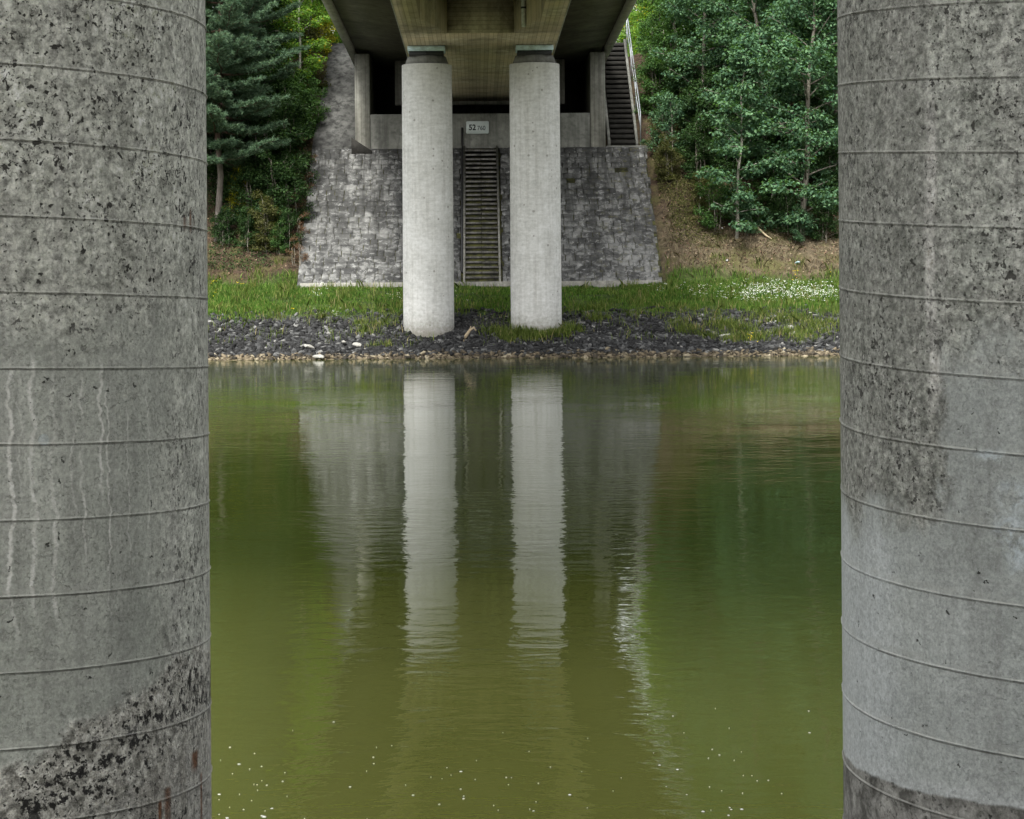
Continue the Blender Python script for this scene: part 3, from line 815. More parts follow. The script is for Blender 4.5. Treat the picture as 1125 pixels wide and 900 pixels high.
# kilometre sign
sg = thing('kilometre_sign', 'small white enamel kilometre sign reading 52 760 on the abutment wall', 'sign', (.02, 66.86, 6.20))
cxs, czs = .02, EYE + 140.9*66.85/F
def roundrect(x0, x1, z0, z1, r, y0, y1):
    pts = []
    for (cx__, cz__, a0) in ((x1-r, z1-r, 0), (x0+r, z1-r, 90), (x0+r, z0+r, 180), (x1-r, z0+r, 270)):
        for q in range(5):
            a = R(a0 + q*22.5); pts.append((cx__ + r*math.cos(a), cz__ + r*math.sin(a)))
    return [[(p[0], y, p[1]) for p in pts] for y in (y0, y1)]
m = MB(); m.sweep(roundrect(cxs - .335, cxs + .335, czs - .185, czs + .185, .04, 66.84, 66.87)); pn = m.build('panel', M['sign_white'], sg)
def text_mesh(s, size, x, z, y, mat, parent, name, bold=0.0, sx=1.0):
    cu = bpy.data.curves.new('lettering', 'FONT'); cu.body = s; cu.size = size; cu.extrude = .003; cu.offset = bold
    cu.align_x = 'LEFT'; cu.align_y = 'BOTTOM_BASELINE' if False else 'BOTTOM'
    to = bpy.data.objects.new('lettering_src', cu); COL.objects.link(to)
    bpy.context.view_layer.update()
    me = bpy.data.meshes.new_from_object(to.evaluated_get(bpy.context.evaluated_depsgraph_get()))
    bpy.data.objects.remove(to)
    co = np.empty(len(me.vertices)*3, dtype=np.float32); me.vertices.foreach_get('co', co); co = co.reshape(-1, 3)
    mn = co.min(0); mx = co.max(0)
    hh = mx[1] - mn[1]; sc = size/hh
    out = np.stack([(co[:, 0]-mn[0])*sc*sx + x, np.full(len(co), y) - co[:, 2], (co[:, 1]-mn[1])*sc + z], 1)
    pl_ = np.array(parent.location) + (np.array(parent.parent.location) if parent.parent else 0)
    out = out - pl_
    me.vertices.foreach_set('co', out.astype(np.float32).ravel()); me.materials.clear(); me.materials.append(mat); me.update()
    o = bpy.data.objects.new(name, me); COL.objects.link(o); o.parent = parent
    return o
text_mesh('52', .175, cxs - .255, czs - .085, 66.832, M['sign_black'], pn, 'large_digits', .006, .92)
text_mesh('760', .135, cxs - .005, czs - .085, 66.832, M['sign_grey'], pn, 'small_digits', .003, .92)

# ------------------------------------------------------------------ bank stones, grass
def rand_rot(n, rng, tilt):
    a = rng.uniform(0, 2*PI, n); t = rng.normal(0, tilt, n); u = rng.normal(0, tilt, n)
    ca, sa = np.cos(a), np.sin(a)
    Rz = np.zeros((n, 3, 3)); Rz[:, 0, 0] = ca; Rz[:, 0, 1] = -sa; Rz[:, 1, 0] = sa; Rz[:, 1, 1] = ca; Rz[:, 2, 2] = 1
    Rx = np.zeros((n, 3, 3)); Rx[:, 0, 0] = 1; Rx[:, 1, 1] = np.cos(t); Rx[:, 1, 2] = -np.sin(t); Rx[:, 2, 1] = np.sin(t); Rx[:, 2, 2] = np.cos(t)
    Ry = np.zeros((n, 3, 3)); Ry[:, 1, 1] = 1; Ry[:, 0, 0] = np.cos(u); Ry[:, 0, 2] = np.sin(u); Ry[:, 2, 0] = -np.sin(u); Ry[:, 2, 2] = np.cos(u)
    return Rz @ Rx @ Ry
CUBE = np.array([(-1,-1,-1),(1,-1,-1),(1,1,-1),(-1,1,-1),(-1,-1,1),(1,-1,1),(1,1,1),(-1,1,1)], float)
CF = np.array([(0,3,2,1),(4,5,6,7),(0,1,5,4),(1,2,6,5),(2,3,7,6),(3,0,4,7)])
def stones(name, n, xr, yr, smin, smax, flat, mat, zadd=0.0, seed=1, dens=None):
    rng = np.random.default_rng(seed)
    x = rng.uniform(*xr, n); y = rng.uniform(*yr, n)
    if dens is not None:
        keep = np.array([dens(a, c) > rng.random() for a, c in zip(x, y)]); x = x[keep]; y = y[keep]; n = len(x)
    z = np.array([ground_z(a, c) for a, c in zip(x, y)]) + zadd
    s = smin + (smax - smin)*rng.random(n)**2.2
    sc = np.stack([s*rng.uniform(.8, 1.5, n), s*rng.uniform(.6, 1.1, n), s*rng.uniform(flat*.7, flat*1.3, n)], 1)/2
    base = CUBE[None]*rng.uniform(.55, 1.0, (n, 8, 3))
    P = np.einsum('nij,nkj->nki', rand_rot(n, rng, .45), base*sc[:, None, :])
    P[:, :, 0] += x[:, None]; P[:, :, 1] += y[:, None]; P[:, :, 2] += (z + sc[:, 2]*.5)[:, None]
    fc = (CF[None] + (np.arange(n)*8)[:, None, None]).reshape(-1, 4)
    return link(name, fast_mesh(name, P.reshape(-1, 3), 4, fc), mat)
def ndens(a, c):
    e = 55.0 + .8*mnoise.noise(Vector((a*.5, 0, 3))) + .4*mnoise.noise(Vector((a*1.7, 2, 3)))
    return 1 if c < e else .12
o = stones('riprap_stones', 42000, (-13, 15), (52.25, 55.7), .04, .17, .42, M['riprap'], 0, 3, ndens)
tagit(o, 'dark slate riprap stones covering the far bank above the waterline', 'riprap', kind='stuff')
o = stones('shore_stones', 6000, (-13, 15), (51.75, 52.42), .03, .15, .45, M['shore'], 0, 4)
tagit(o, 'tan brown stones along the waterline of the far bank', 'shore stones', kind='stuff')

def blades(name, n, xr, yr, hmin, hmax, wd, mat, seed, dens=None, lean=.35, extra=None):
    rng = np.random.default_rng(seed)
    x = rng.uniform(*xr, n); y = rng.uniform(*yr, n)
    if dens is not None:
        dv = np.array([dens(a, c) for a, c in zip(x, y)]); keep = dv > rng.random(n); x, y, dv = x[keep], y[keep], dv[keep]
    else: dv = np.ones(n)
    if extra is not None:
        x = np.concatenate([x, extra[0]]); y = np.concatenate([y, extra[1]]); dv = np.ones(len(x))
    n = len(x)
    z = np.array([ground_z(a, c) for a, c in zip(x, y)])
    h = rng.uniform(hmin, hmax, n)*(.6 + .8*np.array([.5 + .5*mnoise.noise(Vector((a*1.4, c*1.4, 8))) for a, c in zip(x, y)]))
    if name == 'verge_grass':
        h *= 1 - .42*np.clip(1 - (np.abs(x - AX) - 4.2)/1.2, 0, 1)
    a = rng.uniform(0, 2*PI, n); dx, dy_ = np.cos(a), np.sin(a)
    la = rng.uniform(0, 2*PI, n); lm = rng.normal(0, lean, n)*h
    lx, ly = np.cos(la)*lm, np.sin(la)*lm
    w_ = wd*rng.uniform(.6, 1.4, n)
    P = np.zeros((n, 5, 3))
    P[:, 0] = np.stack([x - dx*w_/2, y - dy_*w_/2, z - .02], 1); P[:, 1] = np.stack([x + dx*w_/2, y + dy_*w_/2, z - .02], 1)
    P[:, 2] = np.stack([x + dx*w_*.4 + lx*.4, y + dy_*w_*.4 + ly*.4, z + h*.6], 1)
    P[:, 3] = np.stack([x + lx, y + ly, z + h*.93], 1)
    P[:, 4] = np.stack([x - dx*w_*.4 + lx*.4, y - dy_*w_*.4 + ly*.4, z + h*.6], 1)
    return link(name, fast_mesh(name, P.reshape(-1, 3), 5, (np.arange(n)[:, None]*5 + np.arange(5)[None]).ravel()), mat)
def tuft_(a, c):
    if abs(a - AX) < 5.0 and c > 60: return 0
    return sst(.12, .42, mnoise.noise(Vector((a*1.9, c*1.9, 71))))*sst(55, 56, c)*(1 - .6*sst(2.5, .5, abs(a)))
def gd_(a, c):
    e = 55.4 + .9*mnoise.noise(Vector((a*.6, 1, 9)))
    lo = sst(e - .6, e + .4, c); hi = 1 - sst(60.9, 61.5 + .5*mnoise.noise(Vector((a*.8, 4, 4))), c)
    if abs(a - AX) < 5.0 and c > 60.2: return 0
    pat = .12 + .88*sst(-.25, .12, mnoise.noise(Vector((a*1.3, c*1.8, 2))))
    under = 1 - .45*(1 - sst(2.2, 4.5, abs(a - AX)))
    return lo*hi*pat*under
o = blades('verge_grass', 230000, (-11, 13), (54.4, 62.0), .05, .185, .016, M['grass'], 21, gd_)
tagit(o, 'bright green grass on the flat verge of the far bank', 'grass', kind='stuff')
o = blades('verge_tufts', 60000, (-11, 13), (55, 61.8), .12, .30, .013, M['weeds'], 29, tuft_, .45)
tagit(o, 'taller yellowish grass tufts scattered through the green verge', 'grass tufts', kind='stuff')
# weeds in tufts on the riprap
rng = np.random.default_rng(5); tx, ty = [], []
def pxground(px, d_guess=54.0): return (px - 525)/F*d_guess
for (px_, yy, r_, k_) in ((402, 53.9, .35, 220), (418, 54.4, .4, 260), (395, 54.6, .3, 160), (410, 52.9, .18, 60), (425, 53.0, .12, 60),
                          (545, 53.9, .35, 300), (570, 53.6, .45, 700), (590, 53.5, .4, 600), (610, 53.6, .35, 500), (628, 53.9, .35, 300), (560, 53.5, .25, 250),
                          (755, 53.9, .35, 300), (745, 54.3, .3, 200), (790, 54.3, .5, 450), (812, 54.0, .5, 450), (825, 53.2, .45, 450), (805, 53.1, .3, 200), (870, 54.5, .5, 450), (890, 53.6, .5, 350),
                          (905, 54.2, .5, 400), (840, 54.8, .6, 500), (880, 53.0, .4, 250), (700, 54.8, .4, 150), (655, 54.6, .3, 200), (350, 54.9, .4, 200), (300, 54.9, .4, 120), (780, 53.5, .3, 200), (860, 53.5, .4, 300)):
    tx.append(rng.normal(pxground(px_, yy), r_*.5, k_)); ty.append(rng.normal(yy, r_*.35, k_))
o = blades('bank_weeds', 26000, (-11, 13), (52.9, 56.2), .08, .28, .012, M['weeds'], 23, lambda a, c: sst(-.12, .25, mnoise.noise(Vector((a*.9, c*1.3, 14))))*(.25 + .75*sst(53.2, 55, c))*(.5 + .5*sst(2.5, 6, a)), .4, (np.concatenate(tx), np.concatenate(ty)))
tagit(o, 'yellowish weeds and tufts growing between the riprap stones', 'weeds', kind='stuff')
def dd_(a, c):
    if abs(a - AX) < 5.15: return 0
    pat = .2 + .8*sst(-.2, .25, mnoise.noise(Vector((a*1.1, c*1.1, 31))))
    return pat*(1.0 if a > 0 else .45)
o = blades('dry_grass', 42000, (-13, 15), (61.0, 68.5), .05, .17, .016, M['dry'], 25, dd_, .8)
tagit(o, 'dry tan grass and litter on the soil slopes beside the revetment', 'dry grass', kind='stuff')

def _dummy(): pass
def leafmesh(name, C, Nn, L, W, mat, rng, fold=.18, parent=None, loc=None):
    """C centres (n,3); Nn normals; diamond leaves"""
    n = len(C)
    Nn = Nn/np.linalg.norm(Nn, axis=1, keepdims=True)
    t = rng.normal(size=(n, 3)); t -= (t*Nn).sum(1, keepdims=True)*Nn; t /= np.linalg.norm(t, axis=1, keepdims=True)
    b_ = np.cross(Nn, t)
    l = (L*rng.uniform(.65, 1.25, n))[:, None]; w_ = (W*rng.uniform(.7, 1.2, n))[:, None]
    P = np.zeros((n, 4, 3))
    P[:, 0] = C - t*l/2; P[:, 2] = C + t*l/2 - Nn*l*.12
    P[:, 1] = C + b_*w_/2 + Nn*w_*fold - t*l*.08; P[:, 3] = C - b_*w_/2 + Nn*w_*fold - t*l*.08
    me = fast_mesh(name, P.reshape(-1, 3), 4, np.arange(n*4))
    return me
n_ = 26000; rng = np.random.default_rng(77)
lx_ = rng.uniform(-11, 13, n_); ly_ = rng.uniform(61.4, 69, n_)
kp = np.abs(lx_ - AX) > 5.05; lx_ = lx_[kp]; ly_ = ly_[kp]
Cl = np.stack([lx_, ly_, np.array([ground_z(a, c) for a, c in zip(lx_, ly_)]) + .012], 1)
Nl = rng.normal(size=Cl.shape)*.5 + np.array([0, -.4, .9])
o = link('leaf_litter', leafmesh('leaf_litter', Cl, Nl, .07, .045, None, rng), island_mat('fallen_leaves', [(0, (.03,.02,.013)), (.5, (.10,.062,.04)), (.85, (.17,.11,.07)), (1, (.30,.24,.16))], .9, 5, 0, .2))
tagit(o, 'brown fallen leaves scattered over the wooded slopes', 'fallen leaves', kind='stuff')
def cover(name, n, xr, yr, f, mat, seed, label, L=.06, hh=.14):
    rng = np.random.default_rng(seed)
    x = rng.uniform(*xr, n); y = rng.uniform(*yr, n)
    k = np.array([f(a, c) for a, c in zip(x, y)]) > rng.random(n); x, y = x[k], y[k]
    C = np.stack([x, y, np.array([ground_z(a, c) for a, c in zip(x, y)]) + rng.uniform(0, hh, len(x))], 1)
    o = link(name, leafmesh(name, C, rng.normal(size=C.shape)*.5 + np.array([0, -.3, .8]), L, L*.6, mat, rng), mat)
    tagit(o, label, name.replace('_', ' '), kind='stuff')
def fr(a, c):
    if abs(a - AX) < 5.08: return 0
    return (.15 + .85*(1 - sst(6.0, 8.0, a)))*sst(-.35, .1, mnoise.noise(Vector((a*.9, c*.9, 51))))*sst(61.8, 63.5, c)
cover('low_ground_cover', 60000, (5, 11), (61.6, 71), fr, M['leaf_olive'], 91, 'olive brown ground cover on the slope right of the revetment')
def fl(a, c):
    if abs(a - AX) < 5.08: return 0
    return .9*sst(-.1, .25, mnoise.noise(Vector((a*.8, c*.8, 61))))
cover('dark_ground_cover', 22000, (-9, -4.5), (61.6, 69), fl, M['leaf_dark'], 92, 'dark green ground cover among fallen leaves left of the revetment')
# flowers on the verge
def flowers(name, spots, mat, seed, s=.019):
    rng = np.random.default_rng(seed); C = []
    for (px_, D, rx, ry, k_, h0, h1) in spots:
        x = rng.normal(pxground(px_, D), rx*.5, k_); y = rng.normal(D, ry*.5, k_)
        for a, c in zip(x, y):
            zt = ground_z(a, c) + rng.uniform(h0, h1)
            for q in range(rng.integers(1, 5)):
                C.append((a + rng.normal(0, .02), c + rng.normal(0, .02), zt + rng.normal(0, .008)))
    C = np.array(C); Nn = rng.normal(size=C.shape)*.4 + np.array([0, -.5, .9])
    return link(name, leafmesh(name, C, Nn, s, s, mat, rng, 0), mat)
o = flowers('white_wildflowers', [(351, 57.2, .22, .4, 26, .1, .42), (780, 57, .9, .8, 60, .12, .34), (840, 57.2, .9, .8, 210, .12, .38), (822, 56.6, .5, .6, 90, .1, .3), (880, 57.0, .9, 1.0, 180, .12, .38), (905, 56.6, .8, 1.0, 170, .1, .34), (868, 56.2, .8, .5, 60, .1, .3),
              (727, 57.5, .4, .4, 14, .1, .3), (436, 56.5, .3, .4, 14, .1, .3), (365, 55, .6, .5, 16, .05, .2), (500, 57, .8, .6, 8, .1, .3), (852, 54.2, .25, .2, 12, .1, .25)], M['petal'], 8)
tagit(o, 'clusters of tiny white wildflowers in the verge grass', 'flowers', kind='stuff')
o = flowers('yellow_wildflowers', [(874, 60.3, .12, .2, 7, .15, .4), (238, 60.3, .2, .3, 5, .1, .3), (264, 60.3, .2, .3, 4, .1, .3), (825, 52.9, .15, .15, 7, .1, .25), (913, 60.8, .1, .1, 3, .2, .4), (230, 57, .3, .6, 6, .1, .3), (322, 55.6, .05, .1, 2, .1, .2)], M['petal_y'], 9, .026)
tagit(o, 'few small yellow wildflowers dotted in the verge grass', 'flowers', kind='stuff')

# single pale stones
def stone(px_, D, s, label, mat=None, seed=0, name='pale_stone', cat='stone', flat=.4, zoff=.05, rot=None):
    rng = np.random.default_rng(seed)
    import bmesh
    bm = bmesh.new(); bmesh.ops.create_icosphere(bm, subdivisions=2, radius=.5)
    for v in bm.verts:
        f_ = 1 + .35*mnoise.noise(v.co*2.2 + Vector((seed*3.1, 0, 0)))
        v.co = Vector((v.co.x*s[0]*f_, v.co.y*s[1]*f_, v.co.z*s[2]*f_))
    bmesh.ops.dissolve_limit(bm, angle_limit=.25, verts=bm.verts, edges=bm.edges)
    me = bpy.data.meshes.new(name); bm.to_mesh(me); bm.free()
    x = pxground(px_, D)
    o = link(name, me, mat or M['stone_white'], None, (x, D, ground_z(x, D) + zoff))
    o.rotation_euler = rot or (rng.uniform(-.3, .3), rng.uniform(-.3, .3), rng.uniform(0, 3))
    tagit(o, label, cat, 'pale stones on the dark riprap' if cat == 'stone' else None)
    return o
stone(339, 52.8, (.26, .2, .10), 'flat pale stone lying higher on the dark riprap near the left pillar', seed=1, zoff=.10)
stone(349.5, 52.05, (.30, .2, .09), 'flat pale stone at the water edge below the higher pale stone', seed=2, zoff=.07)
stone(391, 52.9, (.26, .18, .1), 'flat pale stone on the riprap closest to the left far pillar', seed=3, zoff=.10)
stone(377, 53.0, (.12, .12, .07), 'small pale stone between two larger flat pale stones', seed=5, zoff=.10)
stone(868, 53.8, (.2, .15, .1), 'pale stone on weedy riprap at the far right', seed=6, zoff=.10)
stone(795, 53.4, (.36, .25, .12), 'broad grey white stone on riprap right of the far pillars', seed=7, zoff=.08)
stone(798.5, 61.6, (.07, .06, .05), 'tiny white scrap of litter on the dry slope above the grass', M['litter_white'], 11, 'litter', 'litter', zoff=.05)
stone(793.5, 63.2, (.06, .06, .05), 'tiny white scrap of litter higher on the dry slope', M['litter_white'], 12, 'litter', 'litter', zoff=.06)
stone(876, 61.7, (.16, .08, .06), 'crumpled pale blue litter on the slope above white flowers', M['litter_blue'], 13, 'litter', 'litter', zoff=.07)

# driftwood
dw = thing('driftwood', 'bent bleached driftwood stick standing between the two far pillars', 'driftwood', (-.33, 53.3, .4))
xx = pxground(512, 53.3); z0 = ground_z(xx, 53.3)
m = MB(); m.tube([(xx - .10, 53.3, z0 - .05), (xx - .02, 53.3, z0 + .13), (xx + .08, 53.28, z0 + .27), (xx + .17, 53.27, z0 + .33), (xx + .22, 53.26, z0 + .25)], [.035, .04, .032, .03, .015], 8)
m.tube([(xx + .08, 53.28, z0 + .27), (xx + .10, 53.26, z0 + .36)], [.025, .012], 6)
m.build('stick', M['wood'], dw)
fb = thing('fallen_branch', 'thin curved fallen branch lying on the dry slope under the right trees', 'branch', (8.3, 62.3, 2.5))
pts = []
for (px_, D) in ((829, 63.2), (836, 62.8), (842, 62.55), (848, 62.45)):
    x = pxground(px_, D); pts.append((x, D, ground_z(x, D) + .08))
m = MB(); m.tube(pts, [.025, .03, .026, .012], 7); m.build('limb', M['wood'], fb)

# foam flecks on the near water
rng = np.random.default_rng(17); P = []; Fc = []
spots = []
for i in range(95):
    py = 820 + 80*rng.random()**.8 if rng.random() < .9 else rng.uniform(780, 820)
    px_ = rng.choice([rng.uniform(235, 920), rng.normal(290, 30), rng.normal(520, 60), rng.normal(790, 40)])
    px_ = min(915, max(236, px_))
    spots.append((px_, py, .003 + .005*rng.random()**3))
spots += [(258, 838, .010), (285, 896, .012), (245, 897, .010), (502, 848, .008), (380, 864, .007), (767, 894, .009)]
for (px_, py, s) in spots:
    D = F*EYE/(py - 281); x = (px_ - 525)*D/F; b0 = len(P)
    for q in range(7):
        a = 2*PI*q/7; rr_ = s*rng.uniform(.6, 1.2)
        P.append((x + rr_*math.cos(a), D + rr_*1.5*math.sin(a), .002))
    P.append((x, D, .004 + s*.15))
    for q in range(7): Fc.append((b0 + q, b0 + (q+1) % 7, b0 + 7))
o = link('foam_flecks', fast_mesh('foam_flecks', P, 3, Fc), M['foam']); tagit(o, 'tiny white foam flecks drifting on the green water', 'foam', kind='stuff')

# ------------------------------------------------------------------ trees
def deciduous(seed, H, tr, c0, spread, nl, leaf, lpc, rc, mat, barkm, top_profile=1.0, hi_cut=None, droop=.15, wob=.05, trunks=1, flat=.5):
    """returns (trunk_mesh, crown_mesh) with base at origin"""
    rng = np.random.default_rng(seed); rd = random.Random(seed)
    mb = MB(); C = []; Nn = []
    for tk in range(trunks):
        ox, oy = (0, 0) if tk == 0 else (rd.uniform(-.25, .25), rd.uniform(-.25, .25))
        lean = Vector((rd.uniform(-.08, .08), rd.uniform(-.08, .08), 1))
        hh = H*(1 if tk == 0 else rd.uniform(.7, .95))
        pts = []; rads = []
        n = 9
        for i in range(n):
            f_ = i/(n-1)
            pts.append(Vector((ox + lean.x*hh*f_ + rd.uniform(-1, 1)*wob*(f_ > 0), oy + lean.y*hh*f_ + rd.uniform(-1, 1)*wob*(f_ > 0), -.4 + (hh + .4)*f_)))
            rads.append(tr*(1.15 if i == 0 else 1)*(1 - .85*f_) + .008)
        mb.tube(pts, rads, 8)
        az = rd.uniform(0, 6)
        m_ = max(3, int(nl/trunks))
        for i in range(m_):
            f_ = c0 + (1 - c0)*((i + rd.random()*.8)/m_)
            f_ = min(f_, .985)
            k_ = f_*(n-1); i0 = int(k_); p0 = pts[i0].lerp(pts[min(i0+1, n-1)], k_-i0)
            az += 2.4 + rd.uniform(-.5, .5)
            u = (f_ - c0)/(1 - c0)
            prof_ = math.sin(PI*min(1, (.22 + .78*u)))**.6 if top_profile else 1
            ln = spread*max(.22, prof_)*rd.uniform(.65, 1.15)
            el = R(rd.uniform(5, 35) + 35*u)
            d = Vector((math.cos(az)*math.cos(el), math.sin(az)*math.cos(el), math.sin(el)))
            lp = []
            for q in range(5):
                s_ = q/4
                lp.append(p0 + d*ln*s_ + Vector((rd.uniform(-1, 1), rd.uniform(-1, 1), 0))*.04*ln*s_ + Vector((0, 0, -droop*ln*s_*s_)))
            r0 = max(.010, tr*.42*(1-f_*.7))
            mb.tube(lp, [r0*(1 - .8*q/4) for q in range(5)], 5)
            nc = max(3, int(ln*3.2))
            for c_ in range(nc):
                s_ = .30 + .72*(c_ + rd.random()*.6)/nc
                k2 = min(s_, .99)*4; j0 = int(k2); pp = lp[j0].lerp(lp[min(j0+1, 4)], k2-j0)
                side = Vector((-d.y, d.x, 0)).normalized()*rd.uniform(-1, 1)*ln*.34*(1.15 - .6*s_) + Vector((0, 0, rd.uniform(-.15, .2)*ln*.3))
                q_ = pp + side
                mb.tube([pp, pp.lerp(q_, .6) + Vector((0, 0, .03)), q_], [r0*.35, r0*.25, .003], 4)
                rcc = rc*rd.uniform(.6, 1.25)
                big = hi_cut is not None and q_.z > hi_cut
                nn = int(lpc*rd.uniform(.6, 1.2)*(rcc/rc)**2*(.4 if big else 1))
                v = rng.normal(size=(nn, 3)); v /= np.linalg.norm(v, axis=1, keepdims=True)
                rad_ = rng.random(nn)**.45
                # lumpy sub-clusters
                loc = v*rad_[:, None]*np.array([rcc, rcc, rcc*flat])
                loc[:, 2] -= .25*(loc[:, 0]**2 + loc[:, 1]**2)/max(rcc, .01)
                C.append(loc + np.array(q_)); Nn.append(v*.55 + np.array([0, 0, .75]) + rng.normal(size=(nn, 3))*.42)
    C = np.concatenate(C); Nn = np.concatenate(Nn)
    keep = C[:, 2] > .05
    C = C[keep]; Nn = Nn[keep]
    crown = leafmesh('crown', C, Nn, leaf, leaf*.66, mat, rng)
    crown.materials.append(mat)
    tm = mb.mesh('trunk', True); tm.materials.append(barkm)
    return tm, crown

def pine(seed, H, tr, c0, spread, nwh):
    rng = np.random.default_rng(seed); rd = random.Random(seed)
    mb = MB(); pts = []; rads = []
    for i in range(12):
        f_ = i/11
        pts.append(Vector((rd.uniform(-1, 1)*.05 + .12*math.sin(f_*3), rd.uniform(-1, 1)*.05, -.4 + (H+.4)*f_))); rads.append(tr*(1 - .85*f_)*(1.2 if i == 0 else 1))
    mb.tube(pts, rads, 12)
    TP = []; TD = []
    for w_ in range(nwh):
        f_ = c0 + (1-c0)*(w_ + .3*rd.random())/nwh
        k_ = f_*11; i0 = int(k_); p0 = pts[i0].lerp(pts[min(i0+1, 11)], k_-i0)
        u = (f_-c0)/(1-c0); ln0 = spread*(1 - .75*u)*(.75 + .25*min(1, u*6))
        nb = rd.choice((4, 5, 6)); a0 = rd.uniform(0, 6)
        for b_ in range(nb):
            az = a0 + 2*PI*b_/nb + rd.uniform(-.3, .3); ln = ln0*rd.uniform(.7, 1.15); el = R(rd.uniform(-8, 12) + 35*u)
            d = Vector((math.cos(az)*math.cos(el), math.sin(az)*math.cos(el), math.sin(el)))
            lp = [p0 + d*ln*q/5 + Vector((0, 0, -.10*ln*math.sin(PI*q/5) + .06*ln*(q/5)**2)) + Vector((rd.uniform(-1, 1), rd.uniform(-1, 1), 0))*.03*ln*(q > 0) for q in range(6)]
            r0 = .035*(1-.6*u) + .006
            mb.tube(lp, [r0*(1-.8*q/5) for q in range(6)], 5)
            nt = int(12 + ln*11); side = Vector((-d.y, d.x, 0)).normalized()
            for t_ in range(nt):
                s_ = .14 + .86*(t_ + .5)/nt; k2 = min(s_, .995)*5; j0 = int(k2); pp = lp[j0].lerp(lp[min(j0+1, 5)], k2-j0)
                sg_ = 1 if t_ % 2 else -1
                dl = (side*sg_*rd.uniform(.5, 1.2) + d*rd.uniform(.4, .9) + Vector((0, 0, rd.uniform(-.02, .32)))).normalized()
                tl = (.26 + .30*(1-s_)*ln/1.6)*rd.uniform(.7, 1.3)
                if t_ == nt-1: dl = d
                e_ = pp + dl*tl; mb.tube([pp, e_], [.008, .003], 3)
                nq = max(4, int(tl*15))
                for q in range(nq):
                    g_ = (q + .6)/nq
                    TP.append(tuple(pp + dl*tl*g_ + Vector((0, 0, .02)))); TD.append(tuple(dl + Vector((rd.uniform(-.3, .3), rd.uniform(-.3, .3), .35))))
                    if rd.random() < .35:
                        off = Vector((rd.uniform(-1, 1), rd.uniform(-1, 1), rd.uniform(-.2, .8)))*.09
                        TP.append(tuple(pp + dl*tl*g_ + off)); TD.append(tuple(off.normalized() + dl))
    TP = np.array(TP); TD = np.array(TD); TD /= np.linalg.norm(TD, axis=1, keepdims=True)
    kk = 20; n = len(TP)*kk
    P0 = np.repeat(TP, kk, 0) + rng.normal(size=(n, 3))*.018
    D_ = np.repeat(TD, kk, 0)*.75 + rng.normal(size=(n, 3))*.55; D_ /= np.linalg.norm(D_, axis=1, keepdims=True)
    L_ = .10*rng.uniform(.7, 1.3, n)[:, None]
    up = rng.normal(size=(n, 3)); S_ = np.cross(D_, up); S_ /= np.linalg.norm(S_, axis=1, keepdims=True)
    wn = .0085
    P = np.zeros((n, 3, 3)); P[:, 0] = P0 - S_*wn; P[:, 1] = P0 + S_*wn; P[:, 2] = P0 + D_*L_
    crown = fast_mesh('crown', P.reshape(-1, 3), 3, np.arange(n*3)); crown.materials.append(M['needles'])
    tm = mb.mesh('trunk', True); tm.materials.append(M['bark_pine'])
    return tm, crown

def place(name, meshes, x, y, rz, sc, label, cat, group, dz=0.0, matover=None):
    t = thing(name, label, cat, (x, y, ground_z(x, y) + dz), rz, group); t.scale = (sc, sc, sc)
    a = link('trunk', meshes[0], None, t); b_ = link('crown', meshes[1], None, t)
    if matover is not None:
        b_.material_slots[0].link = 'OBJECT'; b_.material_slots[0].material = matover
    return t
def X(px_, D): return (px_ - 525)/F*D

GL = 'trees on the wooded slope left of the bridge'; GR = 'trees on the wooded slope right of the bridge'
pineA = pine(3, 11.5, .10, .22, 2.2, 24)
pineB = pine(8, 12.5, .13, .10, 2.2, 22)
# deciduous prototypes
dA = deciduous(31, 5.6, .045, .10, 1.25, 34, .115, 100, .34, M['leaf_blue'], M['bark_pale'], 1.0, None, .12, .05)
dB = deciduous(32, 9.5, .075, .05, 2.0, 56, .108, 130, .46, M['leaf_blue'], M['bark_grey'], 1.0, 8, .15, .06)
dC = deciduous(33, 12.5, .12, .05, 2.9, 68, .118, 130, .58, M['leaf_blue'], M['bark_grey'], 1.0, 7.5, .15, .08)
dD = deciduous(34, 12.0, .11, .04, 2.6, 72, .12, 115, .52, M['leaf_lime'], M['bark_grey'], 1.0, 7.5, .15, .08)
dE = deciduous(35, 6.5, .045, .18, 1.4, 34, .10, 100, .34, M['leaf_mid'], M['bark_pale'], 1.0, None, .2, .06)
sA = deciduous(41, 1.7, .018, .05, .75, 24, .075, 80, .24, M['leaf_mid'], M['bark_grey'], 0, None, .2, .04, 4, .7)
sB = deciduous(42, 2.4, .02, .03, 1.0, 36, .08, 100, .30, M['leaf_dark'], M['bark_grey'], 0, None, .3, .05, 5, .7)
sC = deciduous(43, 1.1, .012, .02, .6, 14, .05, 60, .16, M['leaf_rust'], M['bark_grey'], 0, None, .3, .04, 5, .7)

